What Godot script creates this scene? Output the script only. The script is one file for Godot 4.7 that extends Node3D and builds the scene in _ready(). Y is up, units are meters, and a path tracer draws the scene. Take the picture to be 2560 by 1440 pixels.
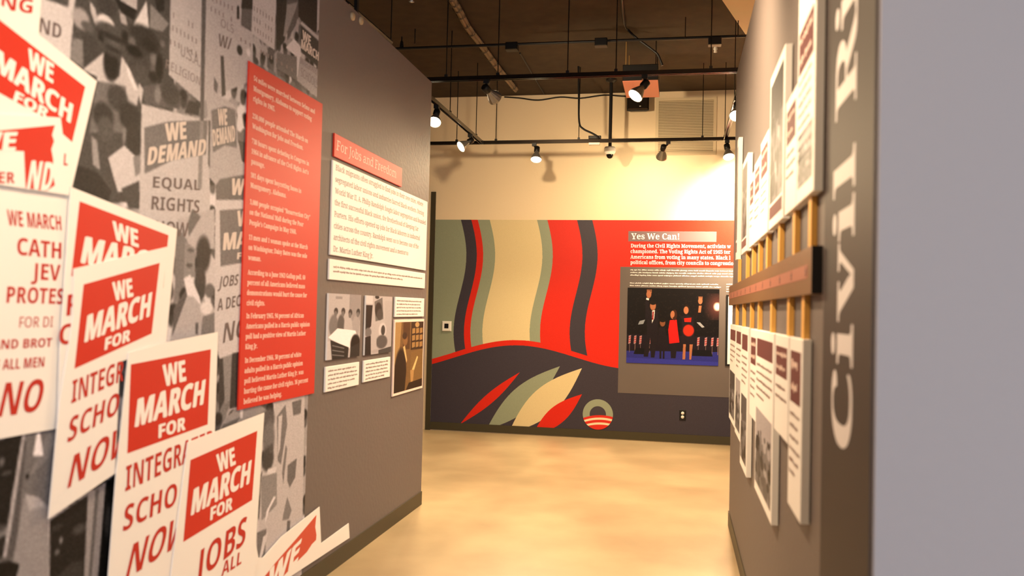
extends Node3D

# ---------------------------------------------------------------- measured camera and planes
const F := 2096.06
const EYE := Vector3(0, 1.5, 0)
const XL := -1.8825      # face of the long partition with the march mural
const XR := 0.3879       # face of the partition with the timeline
const ZB := -9.8958      # end wall
const ZEND := -6.17      # where both partitions end
const HP := 3.225        # partition height
const HC := 4.08         # ceiling
const HT := 3.29         # lighting track height
const ZNEAR := -1.80     # near corner of the timeline partition
const TRACK_BACK := -8.80
const TRACK_FRONT := -6.32
const TRACK_LEFT := -2.11
const TRACK_RIGHT := 0.45

var cam_r: Vector3
var cam_u: Vector3
var cam_f: Vector3
var LW: Dictionary
var RW: Dictionary
var BW: Dictionary
var M := {}
var fonts := {}
var names_used := {}
var rng := RandomNumberGenerator.new()

func _ready():
	rng.seed = 71
	set_up_camera()
	set_up_light()
	make_materials()
	LW = {"o": Vector3(XL, 0, 0), "u": Vector3(0, 0, -1), "v": Vector3.UP, "n": Vector3(1, 0, 0)}
	RW = {"o": Vector3(XR, 0, 0), "u": Vector3(0, 0, 1), "v": Vector3.UP, "n": Vector3(-1, 0, 0)}
	BW = {"o": Vector3(0, 0, ZB), "u": Vector3(1, 0, 0), "v": Vector3.UP, "n": Vector3(0, 0, 1)}
	build_shell()
	build_march_mural()
	build_march_signs()
	build_left_boards()
	build_end_wall()
	build_timeline()
	build_ceiling_gear()
	build_lamps()

func set_up_camera():
	var yaw := 0.19513
	var pitch := 0.02477
	var roll := 0.02358
	cam_f = Vector3(-sin(yaw) * cos(pitch), sin(pitch), -cos(yaw) * cos(pitch))
	var r0 := cam_f.cross(Vector3.UP).normalized()
	var u0 := r0.cross(cam_f)
	cam_r = r0 * cos(roll) + u0 * sin(roll)
	cam_u = -r0 * sin(roll) + u0 * cos(roll)
	var c := Camera3D.new()
	c.name = "camera"
	c.transform = Transform3D(Basis(cam_r, cam_u, -cam_f), EYE)
	c.near = 0.05
	c.far = 100
	var a := CameraAttributesPhysical.new()
	a.frustum_focal_length = 12.0 * F / 720.0
	a.frustum_focus_distance = 8.4
	a.exposure_aperture = 2.4
	c.attributes = a
	add_child(c)
	c.fov = rad_to_deg(2.0 * atan(720.0 / F))
	c.current = true

func set_up_light():
	var e := Environment.new()
	e.background_mode = Environment.BG_COLOR
	e.background_color = Color(0.62, 0.74, 0.95)
	e.background_energy_multiplier = 1.0
	e.tonemap_mode = Environment.TONE_MAPPER_LINEAR
	e.tonemap_exposure = 1.0
	e.sdfgi_enabled = true
	e.ssao_enabled = true
	e.ssil_enabled = true
	var w := WorldEnvironment.new()
	w.name = "environment"
	w.environment = e
	add_child(w)
	# daylight through the tall window behind the viewer
	var d := AreaLight3D.new()
	d.name = "window_daylight"
	d.area_size = Vector2(2.4, 2.2)
	d.area_normalize_energy = true
	d.light_energy = 23.0
	d.light_color = Color(0.93, 0.955, 1.0)
	d.position = Vector3(2.0, 1.75, 3.55)
	d.shadow_enabled = true
	d.set("area_range", 30.0)
	add_child(d)

# ---------------------------------------------------------------- pixel helpers (photo pixels -> directions -> points on real planes)
func ray(x: float, y: float) -> Vector3:
	return cam_r * ((x - 1280.0) / F) - cam_u * ((y - 720.0) / F) + cam_f

func at_z(x: float, y: float, z: float) -> Vector3:
	var d := ray(x, y)
	return EYE + d * (z / d.z)

func at_x(x: float, y: float, v: float) -> Vector3:
	var d := ray(x, y)
	return EYE + d * (v / d.x)

func at_y(x: float, y: float, h: float) -> Vector3:
	var d := ray(x, y)
	return EYE + d * ((h - EYE.y) / d.y)

func on(fr: Dictionary, p: Vector2, lift := 0.0) -> Vector2:
	# a photo pixel as a 2-D point on a wall (or on a plane LIFT metres in front of it)
	var d := ray(p.x, p.y)
	var o: Vector3 = fr.o + fr.n * lift
	var t: float = (o - EYE).dot(fr.n) / d.dot(fr.n)
	var q: Vector3 = EYE + d * t - fr.o
	return Vector2(q.dot(fr.u), q.dot(fr.v))

func pts(fr: Dictionary, flat: Array, lift := 0.0) -> PackedVector2Array:
	var r := PackedVector2Array()
	for i in range(0, flat.size(), 2):
		r.append(on(fr, Vector2(flat[i], flat[i + 1]), lift))
	return r

# ---------------------------------------------------------------- node helpers
func numbered(called: String) -> String:
	var n: int = names_used.get(called, 0)
	names_used[called] = n + 1
	return called if n == 0 else "%s_%03d" % [called, n]

func tag(o: Node, label: String, category: String, group := ""):
	o.set_meta("label", label)
	o.set_meta("category", category)
	if group:
		o.set_meta("group", group)

func thing(called: String, label: String, category: String, tr := Transform3D(), group := "") -> Node3D:
	var o := Node3D.new()
	o.name = numbered(called)
	add_child(o)
	o.transform = tr
	tag(o, label, category, group)
	return o

func put(called: String, mesh: Mesh, m: Material, parent: Node = null, kind := "") -> MeshInstance3D:
	var o := MeshInstance3D.new()
	o.mesh = mesh
	o.material_override = m
	if parent == null:
		o.name = numbered(called)
		add_child(o)
	else:
		o.name = called
		parent.add_child(o, true)
	if kind:
		o.set_meta("kind", kind)
	return o

func struct(called: String, mesh: Mesh, m: Material) -> MeshInstance3D:
	return put(called, mesh, m, null, "structure")

func wall_frame(fr: Dictionary, a: float, b: float) -> Transform3D:
	return Transform3D(Basis(fr.u, fr.v, fr.n), fr.o + fr.u * a + fr.v * b)

# ---------------------------------------------------------------- mesh helpers
func st_new() -> SurfaceTool:
	var st := SurfaceTool.new()
	st.begin(Mesh.PRIMITIVE_TRIANGLES)
	st.set_smooth_group(-1)
	return st

func done(st: SurfaceTool) -> ArrayMesh:
	st.generate_normals()
	return st.commit()

func quad(st: SurfaceTool, a: Vector3, b: Vector3, c: Vector3, d: Vector3):
	# a b c d counter-clockwise seen from the front; Godot wants clockwise
	for p in [a, c, b, a, d, c]:
		st.add_vertex(p)

func add_box(st: SurfaceTool, lo: Vector3, hi: Vector3):
	var p := func(i, j, k): return Vector3(hi.x if i else lo.x, hi.y if j else lo.y, hi.z if k else lo.z)
	quad(st, p.call(0, 0, 1), p.call(1, 0, 1), p.call(1, 1, 1), p.call(0, 1, 1))
	quad(st, p.call(1, 0, 0), p.call(0, 0, 0), p.call(0, 1, 0), p.call(1, 1, 0))
	quad(st, p.call(1, 0, 1), p.call(1, 0, 0), p.call(1, 1, 0), p.call(1, 1, 1))
	quad(st, p.call(0, 0, 0), p.call(0, 0, 1), p.call(0, 1, 1), p.call(0, 1, 0))
	quad(st, p.call(0, 1, 1), p.call(1, 1, 1), p.call(1, 1, 0), p.call(0, 1, 0))
	quad(st, p.call(0, 0, 0), p.call(1, 0, 0), p.call(1, 0, 1), p.call(0, 0, 1))

func box(lo: Vector3, hi: Vector3) -> ArrayMesh:
	var st := st_new()
	add_box(st, lo, hi)
	return done(st)

func bevel_box(lo: Vector3, hi: Vector3, r: float) -> ArrayMesh:
	# a box whose front edges (towards +z) are chamfered
	var st := st_new()
	var z1 := hi.z - r
	var a := [Vector3(lo.x, lo.y, z1), Vector3(hi.x, lo.y, z1), Vector3(hi.x, hi.y, z1), Vector3(lo.x, hi.y, z1)]
	var b := [Vector3(lo.x + r, lo.y + r, hi.z), Vector3(hi.x - r, lo.y + r, hi.z), Vector3(hi.x - r, hi.y - r, hi.z), Vector3(lo.x + r, hi.y - r, hi.z)]
	quad(st, b[0], b[1], b[2], b[3])
	for i in 4:
		var j := (i + 1) % 4
		quad(st, a[i], a[j], b[j], b[i])
		var c: Vector3 = a[i]
		var d: Vector3 = a[j]
		c.z = lo.z
		d.z = lo.z
		quad(st, c, d, a[j], a[i])
	quad(st, Vector3(hi.x, lo.y, lo.z), lo, Vector3(lo.x, hi.y, lo.z), Vector3(hi.x, hi.y, lo.z))
	return done(st)

func add_prism(st: SurfaceTool, poly: PackedVector2Array, d0: float, d1: float, off := Vector2.ZERO):
	var p := PackedVector2Array()
	for q in poly:
		p.append(q - off)
	if Geometry2D.is_polygon_clockwise(p):
		p.reverse()
	var tri := Geometry2D.triangulate_polygon(p)
	for i in range(0, tri.size(), 3):
		var a := p[tri[i]]
		var b := p[tri[i + 1]]
		var c := p[tri[i + 2]]
		if (b - a).cross(c - a) < 0:
			var s := b
			b = c
			c = s
		for q in [a, c, b]:
			st.add_vertex(Vector3(q.x, q.y, d1))
	if absf(d1 - d0) < 0.0001:
		return
	for i in p.size():
		var a := p[i]
		var b := p[(i + 1) % p.size()]
		quad(st, Vector3(a.x, a.y, d0), Vector3(b.x, b.y, d0), Vector3(b.x, b.y, d1), Vector3(a.x, a.y, d1))

func prism(poly: PackedVector2Array, d0: float, d1: float, off := Vector2.ZERO) -> ArrayMesh:
	var st := st_new()
	add_prism(st, poly, d0, d1, off)
	return done(st)

func rect(a0: float, b0: float, a1: float, b1: float) -> PackedVector2Array:
	return PackedVector2Array([Vector2(a0, b0), Vector2(a1, b0), Vector2(a1, b1), Vector2(a0, b1)])

func basis_along(d: Vector3) -> Basis:
	var z := d.normalized()
	var x := z.cross(Vector3.UP if absf(z.y) < 0.95 else Vector3.RIGHT).normalized()
	return Basis(x, z.cross(x).normalized(), z)   # columns: two across, one along

func add_lathe(st: SurfaceTool, at: Vector3, along: Vector3, profile: Array, n := 20, ribs := 0.0):
	# profile: [radius, distance along] pairs
	var b := basis_along(along)
	for i in n:
		var a0 := TAU * i / n
		var a1 := TAU * (i + 1) / n
		var k0 := 1.0 - (ribs if i % 2 == 0 else 0.0)
		var k1 := 1.0 - (ribs if (i + 1) % 2 == 0 else 0.0)
		for j in profile.size() - 1:
			var r0: float = profile[j][0]
			var h0: float = profile[j][1]
			var r1: float = profile[j + 1][0]
			var h1: float = profile[j + 1][1]
			var p00 := at + b.z * h0 + (b.x * cos(a0) + b.y * sin(a0)) * r0 * k0
			var p01 := at + b.z * h0 + (b.x * cos(a1) + b.y * sin(a1)) * r0 * k1
			var p10 := at + b.z * h1 + (b.x * cos(a0) + b.y * sin(a0)) * r1 * k0
			var p11 := at + b.z * h1 + (b.x * cos(a1) + b.y * sin(a1)) * r1 * k1
			if r0 < 1e-6:
				for p in [p00, p10, p11]:
					st.add_vertex(p)
			elif r1 < 1e-6:
				for p in [p00, p10, p01]:
					st.add_vertex(p)
			else:
				quad(st, p00, p01, p11, p10)

func lathe(at: Vector3, along: Vector3, profile: Array, n := 20, ribs := 0.0) -> ArrayMesh:
	var st := st_new()
	if ribs == 0.0:
		st.set_smooth_group(1)
	add_lathe(st, at, along, profile, n, ribs)
	return done(st)

func add_tube(st: SurfaceTool, path: Array, r: float, n := 8):
	for i in path.size() - 1:
		var a: Vector3 = path[i]
		var b: Vector3 = path[i + 1]
		var l := a.distance_to(b)
		add_lathe(st, a, b - a, [[0.0, 0.0], [r, 0.0], [r, l], [0.0, l]], n)

func tube(path: Array, r: float, n := 8) -> ArrayMesh:
	var st := st_new()
	add_tube(st, path, r, n)
	return done(st)

func curve_path(points: Array, steps := 8) -> Array:
	var out := []
	for i in points.size() - 1:
		var p0: Vector3 = points[maxi(i - 1, 0)]
		var p1: Vector3 = points[i]
		var p2: Vector3 = points[i + 1]
		var p3: Vector3 = points[mini(i + 2, points.size() - 1)]
		for k in steps:
			out.append(p1.cubic_interpolate(p2, p0, p3, float(k) / steps))
	out.append(points[-1])
	return out

func picture(a0: float, b0: float, a1: float, b1: float, d: float) -> ArrayMesh:
	# a flat print on a wall, uv 0..1 over its own rectangle
	var st := st_new()
	var c := [Vector3(a0, b0, d), Vector3(a1, b0, d), Vector3(a1, b1, d), Vector3(a0, b1, d)]
	var t := [Vector2(0, 1), Vector2(1, 1), Vector2(1, 0), Vector2(0, 0)]
	for i in [0, 2, 1, 0, 3, 2]:
		st.set_uv(t[i])
		st.add_vertex(c[i])
	return done(st)

# ---------------------------------------------------------------- lettering
func font(kind: String) -> Font:
	if not fonts.has(kind):
		var s := SystemFont.new()
		s.font_names = PackedStringArray(["Droid Serif" if kind.begins_with("serif") else "Droid Sans"])
		s.font_weight = 700 if "bold" in kind or "heavy" in kind else 400
		s.subpixel_positioning = TextServer.SUBPIXEL_POSITIONING_DISABLED
		var v := FontVariation.new()
		v.base_font = s
		fonts[kind] = v
	return fonts[kind]

func glyphs(text: String, kind: String) -> PackedVector3Array:
	var t := TextMesh.new()
	t.font = font(kind)
	t.font_size = 64
	t.pixel_size = 0.00625
	t.depth = 0.0
	t.curve_step = 1.0
	t.horizontal_alignment = HORIZONTAL_ALIGNMENT_LEFT
	t.vertical_alignment = VERTICAL_ALIGNMENT_BOTTOM
	t.text = text
	var arr := t.surface_get_arrays(0) if t.get_surface_count() else []
	if arr.is_empty():
		return PackedVector3Array()
	var v: PackedVector3Array = arr[Mesh.ARRAY_VERTEX]
	var ix = arr[Mesh.ARRAY_INDEX]
	if ix == null or ix.size() == 0:
		return v
	var out := PackedVector3Array()
	for i in ix:
		out.append(v[i])
	return out

var cap_ref := {}
func cap_of(kind: String) -> Vector2:
	if not cap_ref.has(kind):
		var lo := 1e9
		var hi := -1e9
		for p in glyphs("H", kind):
			lo = minf(lo, p.y)
			hi = maxf(hi, p.y)
		cap_ref[kind] = Vector2(lo, hi - lo)
	return cap_ref[kind]

func write(st: SurfaceTool, text: String, kind: String, a: Vector2, b: Vector2, up: Vector2, d: float, off := Vector2.ZERO, fit := "") -> void:
	# TEXT with its baseline from A to B and its capitals UP tall (vectors on the wall); FIT: the part of the text that spans A to B
	var g := glyphs(text, kind)
	if g.is_empty():
		return
	var x0 := 1e9
	var x1 := -1e9
	for p in g:
		x0 = minf(x0, p.x)
		x1 = maxf(x1, p.x)
	if fit:
		x1 = -1e9
		for p in glyphs(fit, kind):
			x1 = maxf(x1, p.x)
	var c := cap_of(kind)
	var along := (b - a) / maxf(x1 - x0, 1e-4)
	var rise := up / c.y
	var flip := along.cross(rise) < 0
	# heavy sign lettering: the bold face struck three times, a little apart
	var k := 0.011 if "heavy" in kind else 0.0
	for strike in ([Vector2(-k, 0), Vector2(k, k * 0.6), Vector2(k * 0.3, -k * 0.6)] if k > 0.0 else [Vector2.ZERO]):
		var lift: float = d + strike.x * 0.004
		for i in range(0, g.size(), 3):
			for j in ([0, 2, 1] if flip else [0, 1, 2]):
				var p := g[i + j]
				var q: Vector2 = a + along * (p.x - x0 + strike.x) + rise * (p.y - c.x + strike.y) - off
				st.add_vertex(Vector3(q.x, q.y, lift))

func write_px(st: SurfaceTool, fr: Dictionary, text: String, kind: String, q: Array, d: float, off := Vector2.ZERO):
	# q: baseline start, baseline end, top of the first letter, in photo pixels
	var a := on(fr, Vector2(q[0], q[1]), d)
	var b := on(fr, Vector2(q[2], q[3]), d)
	var c := on(fr, Vector2(q[4], q[5]), d)
	write(st, text, kind, a, b, c - a, d, off)

func greek(st: SurfaceTool, a0: float, a1: float, top: float, pitch: float, h: float, lines: int, d: float, ragged := 0.25):
	# lines of print too small to read: a bar for each word
	for i in lines:
		var y := top - pitch * i
		var x := a0
		var end := a1 - (a1 - a0) * ragged * rng.randf() * (2.2 if i == lines - 1 else 0.6)
		while x < end - h:
			var w := h * rng.randf_range(1.6, 5.5)
			w = minf(w, end - x)
			var e := x + w
			while x < e:
				var lw := h * rng.randf_range(0.28, 0.5)
				var tall := rng.randf() < 0.3
				var deep := rng.randf() < 0.12
				add_prism(st, rect(x, y - h * (0.9 if deep else 0.68), x + lw, y if tall else y - h * 0.22), d, d)
				x += lw + h * 0.16
			x += h * 0.45

# ---------------------------------------------------------------- a canvas for prints
class Canvas:
	var im: Image
	var w: int
	var h: int
	func _init(ww: int, hh: int, c: Color):
		w = ww
		h = hh
		im = Image.create(w, h, false, Image.FORMAT_RGB8)
		im.fill(c)
	func poly(p: PackedVector2Array, c: Color):
		var y0 := 1e9
		var y1 := -1e9
		for q in p:
			y0 = minf(y0, q.y)
			y1 = maxf(y1, q.y)
		for y in range(maxi(0, int(y0)), mini(h - 1, int(ceil(y1))) + 1):
			var xs := []
			var yy := y + 0.5
			for i in p.size():
				var a := p[i]
				var b := p[(i + 1) % p.size()]
				if (a.y <= yy) != (b.y <= yy):
					xs.append(a.x + (yy - a.y) / (b.y - a.y) * (b.x - a.x))
			xs.sort()
			for i in range(0, xs.size() - 1, 2):
				var l := maxi(0, int(round(xs[i])))
				var r := mini(w, int(round(xs[i + 1])))
				if r > l:
					im.fill_rect(Rect2i(l, y, r - l, 1), c)
	func ell(c: Vector2, r: Vector2, turn: float, col: Color, soft := 0.3):
		var m := maxf(r.x, r.y) * 1.15
		var cs := cos(turn)
		var sn := sin(turn)
		for y in range(maxi(0, int(c.y - m)), mini(h, int(c.y + m) + 1)):
			for x in range(maxi(0, int(c.x - m)), mini(w, int(c.x + m) + 1)):
				var dx := x + 0.5 - c.x
				var dy := y + 0.5 - c.y
				var e := Vector2((dx * cs + dy * sn) / r.x, (-dx * sn + dy * cs) / r.y).length()
				var k := clampf((1.0 + soft * 0.5 - e) / maxf(soft, 0.01), 0.0, 1.0)
				if k > 0.0:
					im.set_pixel(x, y, im.get_pixel(x, y).lerp(col, k))
	func blur(k: float):
		var n := 1.0
		while n * 2.0 <= k:
			n *= 2.0
			im.shrink_x2()
		im.resize(w, h, Image.INTERPOLATE_CUBIC)
	func grain(amount: float, sd: int, freq := 0.35):
		var n := FastNoiseLite.new()
		n.seed = sd
		n.noise_type = FastNoiseLite.TYPE_VALUE
		n.frequency = freq
		var g := n.get_image(w, h, false, false, false).get_data()
		var data := im.get_data()
		var j := 0
		for i in g.size():
			var k := (g[i] - 128) * amount
			data[j] = clampi(int(data[j] + k), 0, 255)
			data[j + 1] = clampi(int(data[j + 1] + k), 0, 255)
			data[j + 2] = clampi(int(data[j + 2] + k), 0, 255)
			j += 3
		im = Image.create_from_data(w, h, false, Image.FORMAT_RGB8, data)
	func material(rough := 0.6) -> StandardMaterial3D:
		var m := StandardMaterial3D.new()
		m.albedo_texture = ImageTexture.create_from_image(im)
		m.roughness = rough
		m.metallic_specular = 0.3
		m.texture_repeat = false
		return m

# ---------------------------------------------------------------- materials
func mat(called: String, c: Color, rough := 0.7, metal := 0.0, spec := 0.4) -> StandardMaterial3D:
	var m := StandardMaterial3D.new()
	m.albedo_color = c
	m.roughness = rough
	m.metallic = metal
	m.metallic_specular = spec
	M[called] = m
	return m

func mottled(m: StandardMaterial3D, lo: Color, hi: Color, freq: float, scale: float, sd: int, octaves := 4):
	var n := FastNoiseLite.new()
	n.seed = sd
	n.frequency = freq
	n.fractal_octaves = octaves
	var t := NoiseTexture2D.new()
	t.width = 512
	t.height = 512
	t.seamless = true
	t.noise = n
	var g := Gradient.new()
	g.set_color(0, lo)
	g.set_color(1, hi)
	t.color_ramp = g
	m.albedo_color = Color.WHITE
	m.albedo_texture = t
	m.uv1_triplanar = true
	m.uv1_world_triplanar = true
	m.uv1_scale = Vector3.ONE * scale

func bumpy(m: StandardMaterial3D, freq: float, amount: float, sd: int):
	var n := FastNoiseLite.new()
	n.seed = sd
	n.frequency = freq
	var t := NoiseTexture2D.new()
	t.width = 256
	t.height = 256
	t.seamless = true
	t.noise = n
	t.as_normal_map = true
	t.bump_strength = 2.0
	m.normal_enabled = true
	m.normal_texture = t
	m.normal_scale = amount
	m.uv1_triplanar = true
	m.uv1_world_triplanar = true

func make_materials():
	mottled(mat("floor", Color.WHITE, 0.34, 0.0, 0.5), Color(0.575, 0.50, 0.385), Color(0.70, 0.62, 0.49), 0.006, 0.33, 5, 5)
	mat("cream", Color(0.865, 0.795, 0.675), 0.75)
	bumpy(M.cream, 0.08, 0.12, 3)
	mat("taupe", Color(0.405, 0.37, 0.365), 0.62, 0.0, 0.35)
	bumpy(M.taupe, 0.1, 0.12, 4)
	mat("banner", Color(0.20, 0.165, 0.17), 0.6, 0.0, 0.35)
	mat("pale_grey", Color(0.665, 0.64, 0.645), 0.75)
	bumpy(M.pale_grey, 0.1, 0.1, 9)
	mottled(mat("ceiling", Color.WHITE, 0.9), Color(0.185, 0.15, 0.11), Color(0.235, 0.19, 0.14), 0.02, 0.5, 8)
	mat("rubber", Color(0.235, 0.21, 0.14), 0.5, 0.0, 0.4)
	mat("board", Color(0.905, 0.895, 0.90), 0.55)
	mat("red", Color(0.745, 0.155, 0.085), 0.55)
	mat("dull_red", Color(0.76, 0.30, 0.22), 0.6)
	mat("ink_red", Color(0.70, 0.15, 0.10), 0.6)
	mat("ink_white", Color(0.905, 0.895, 0.90), 0.6)
	mat("ink_pink", Color(0.93, 0.83, 0.80), 0.6)
	mat("ink_dark", Color(0.36, 0.20, 0.20), 0.6)
	mat("ink_faded", Color(0.52, 0.42, 0.41), 0.6)
	mat("ink_grey_dark", Color(0.38, 0.335, 0.345), 0.6)
	mat("ink_grey_mid", Color(0.49, 0.45, 0.46), 0.6)
	mat("ink_grey_light", Color(0.80, 0.75, 0.74), 0.6)
	mat("maroon", Color(0.36, 0.14, 0.16), 0.6)
	mat("white_lettering", Color(0.80, 0.78, 0.80), 0.6)
	mat("caption_bar", Color(0.42, 0.35, 0.37), 0.6)
	mat("panel_grey", Color(0.37, 0.335, 0.325), 0.6)
	mat("batten", Color(0.87, 0.66, 0.34), 0.6)
	mat("rail", Color(0.42, 0.30, 0.17), 0.45)
	mat("rail_end", Color(0.10, 0.09, 0.10), 0.6)
	mat("black", Color(0.055, 0.05, 0.05), 0.45)
	mat("black_gloss", Color(0.20, 0.17, 0.15), 0.24, 0.8)
	mat("rod", Color(0.10, 0.085, 0.07), 0.4, 0.5)
	mat("aluminium", Color(0.62, 0.60, 0.58), 0.32, 0.85)
	mat("white_plastic", Color(0.88, 0.87, 0.84), 0.4)
	mat("screen", Color(0.10, 0.10, 0.12), 0.2)
	mat("vent", Color(0.80, 0.74, 0.62), 0.55)
	mat("cable_grey", Color(0.46, 0.40, 0.33), 0.7)
	mat("cable_tan", Color(0.50, 0.38, 0.20), 0.6)
	mat("rust", Color(0.72, 0.45, 0.36), 0.6)
	mat("glass", Color(0.9, 0.95, 1.0, 0.06), 0.03)
	M.glass.transparency = BaseMaterial3D.TRANSPARENCY_ALPHA
	mat("dome", Color(0.03, 0.03, 0.035), 0.08)
	var l := mat("lens_lit", Color(1, 1, 1), 0.3)
	l.emission_enabled = true
	l.emission = Color(1.0, 0.93, 0.80)
	l.emission_energy_multiplier = 6.0
	mat("reflector", Color(0.55, 0.53, 0.50), 0.28, 0.7)

# ---------------------------------------------------------------- the room
func build_shell():
	struct("floor", box(Vector3(-6.2, -0.15, ZB - 0.3), Vector3(5.2, 0, 4.2)), M.floor)
	struct("ceiling", box(Vector3(-6.2, HC, ZB - 0.3), Vector3(5.2, HC + 0.2, 4.2)), M.ceiling)
	struct("wall_back", box(Vector3(-6.2, 0, ZB - 0.2), Vector3(5.2, HC, ZB)), M.cream)
	struct("wall_west", box(Vector3(-6.2, 0, ZB), Vector3(-6, HC, 4.2)), M.cream)
	struct("wall_east", box(Vector3(5, 0, ZB), Vector3(5.2, HC, 4.2)), M.cream)
	# the wall behind the viewer, with the window that lets the daylight in
	var st := st_new()
	add_box(st, Vector3(-6, 0, 3.6), Vector3(0.8, HC, 3.8))
	add_box(st, Vector3(3.2, 0, 3.6), Vector3(5, HC, 3.8))
	add_box(st, Vector3(0.8, 0, 3.6), Vector3(3.2, 0.65, 3.8))
	add_box(st, Vector3(0.8, 2.85, 3.6), Vector3(3.2, HC, 3.8))
	struct("wall_south", done(st), M.cream)
	var win := Node3D.new()
	win.name = "window_1"
	win.position = Vector3(2.0, 0.65, 3.7)
	win.set_meta("kind", "structure")
	add_child(win)
	st = st_new()
	for x in [-1.2, -0.025, 1.15]:
		add_box(st, Vector3(x, 0, -0.04), Vector3(x + 0.05, 2.2, 0.04))
	add_box(st, Vector3(-1.2, 0, -0.04), Vector3(1.2, 0.05, 0.04))
	add_box(st, Vector3(-1.2, 2.15, -0.04), Vector3(1.2, 2.2, 0.04))
	put("window_frame", done(st), M.white_plastic, win)
	for s in [-1, 1]:
		put("pane", box(Vector3(minf(0.025 * s, 1.15 * s), 0.05, -0.004), Vector3(maxf(0.025 * s, 1.15 * s), 2.15, 0.004)), M.glass, win)
	# the two free-standing partitions
	struct("wall_left", box(Vector3(XL - 0.14, 0, ZEND + 0.015), Vector3(XL, HP, 2.2)), M.taupe)
	st = st_new()
	add_box(st, Vector3(XR, 0, -6.2), Vector3(XR + 0.22, HP, ZNEAR))
	struct("wall_right", done(st), M.taupe)
	struct("wall_right_return", box(Vector3(XR + 0.004, 0, ZNEAR), Vector3(XR + 1.4, HP, ZNEAR + 0.012)), M.pale_grey)
	# baseboards
	struct("baseboard_left", box(Vector3(XL, 0, ZEND + 0.015), Vector3(XL + 0.007, 0.1, 2.2)), M.rubber)
	struct("baseboard_right", box(Vector3(XR - 0.007, 0, -6.2), Vector3(XR, 0.1, ZNEAR)), M.rubber)
	struct("baseboard_back", box(Vector3(-2.93, 0.008, ZB), Vector3(5, 0.1, ZB + 0.009)), M.rubber)
	# dark upright trim beside the end-wall mural
	var a := at_z(1072.5, 480, ZB)
	struct("trim_1", box(Vector3(-2.992, 0, ZB), Vector3(-2.934, a.y, ZB + 0.02)), M.rubber)
	# lower pale soffit over the timeline partition
	var p := PackedVector2Array()
	for q in [at_y(1805, 0, HC - 0.05), at_y(1863, 85, HC - 0.05)]:
		p.append(Vector2(q.x, -q.z))
	var dir := (p[1] - p[0]).normalized()
	var poly := PackedVector2Array([p[0] - dir * 4.0, p[1] + dir * 1.9, Vector2(4.98, 9.8), Vector2(4.98, 3.0)])
	if Geometry2D.is_polygon_clockwise(poly):
		poly.reverse()
	var sf := st_new()
	var tri := Geometry2D.triangulate_polygon(poly)
	for k in tri:
		sf.add_vertex(Vector3(poly[k].x, HC - 0.05, -poly[k].y))
	for k in poly.size():
		var e0 := poly[k]
		var e1 := poly[(k + 1) % poly.size()]
		quad(sf, Vector3(e0.x, HC - 0.05, -e0.y), Vector3(e1.x, HC - 0.05, -e1.y), Vector3(e1.x, HC, -e1.y), Vector3(e0.x, HC, -e0.y))
	struct("ceiling_soffit", done(sf), M.cream)

# ---------------------------------------------------------------- the long partition: printed crowd
const MURAL_S0 := 1.0
const MURAL_S1 := 4.10
const MURAL_T0 := 0.10
const MURAL_K := 600.0
var mural: Canvas

func mpt(x: float, y: float) -> Vector2:
	var q := on(LW, Vector2(x, y))
	return Vector2((q.x - MURAL_S0) * MURAL_K, (HP - q.y) * MURAL_K)

func tone(g: float) -> Color:
	var k := maxf(g * 1.22 - 0.105, 0.06)   # the print is contrasty
	return Color(k * 0.97, k * 0.95, k * 1.0)

func mp(g: float, flat: Array):
	var p := PackedVector2Array()
	for i in range(0, flat.size(), 2):
		p.append(mpt(flat[i], flat[i + 1]))
	mural.poly(p, tone(g))

func me(g: float, x: float, y: float, rx: float, ry: float, soft := 0.35):
	var c := mpt(x, y)
	var a := mpt(x + rx, y)
	var b := mpt(x, y + ry)
	mural.ell(c, Vector2(maxf(absf(a.x - c.x), 1.0), maxf(absf(b.y - c.y), 1.0)), 0.0, tone(g), soft)

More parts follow.
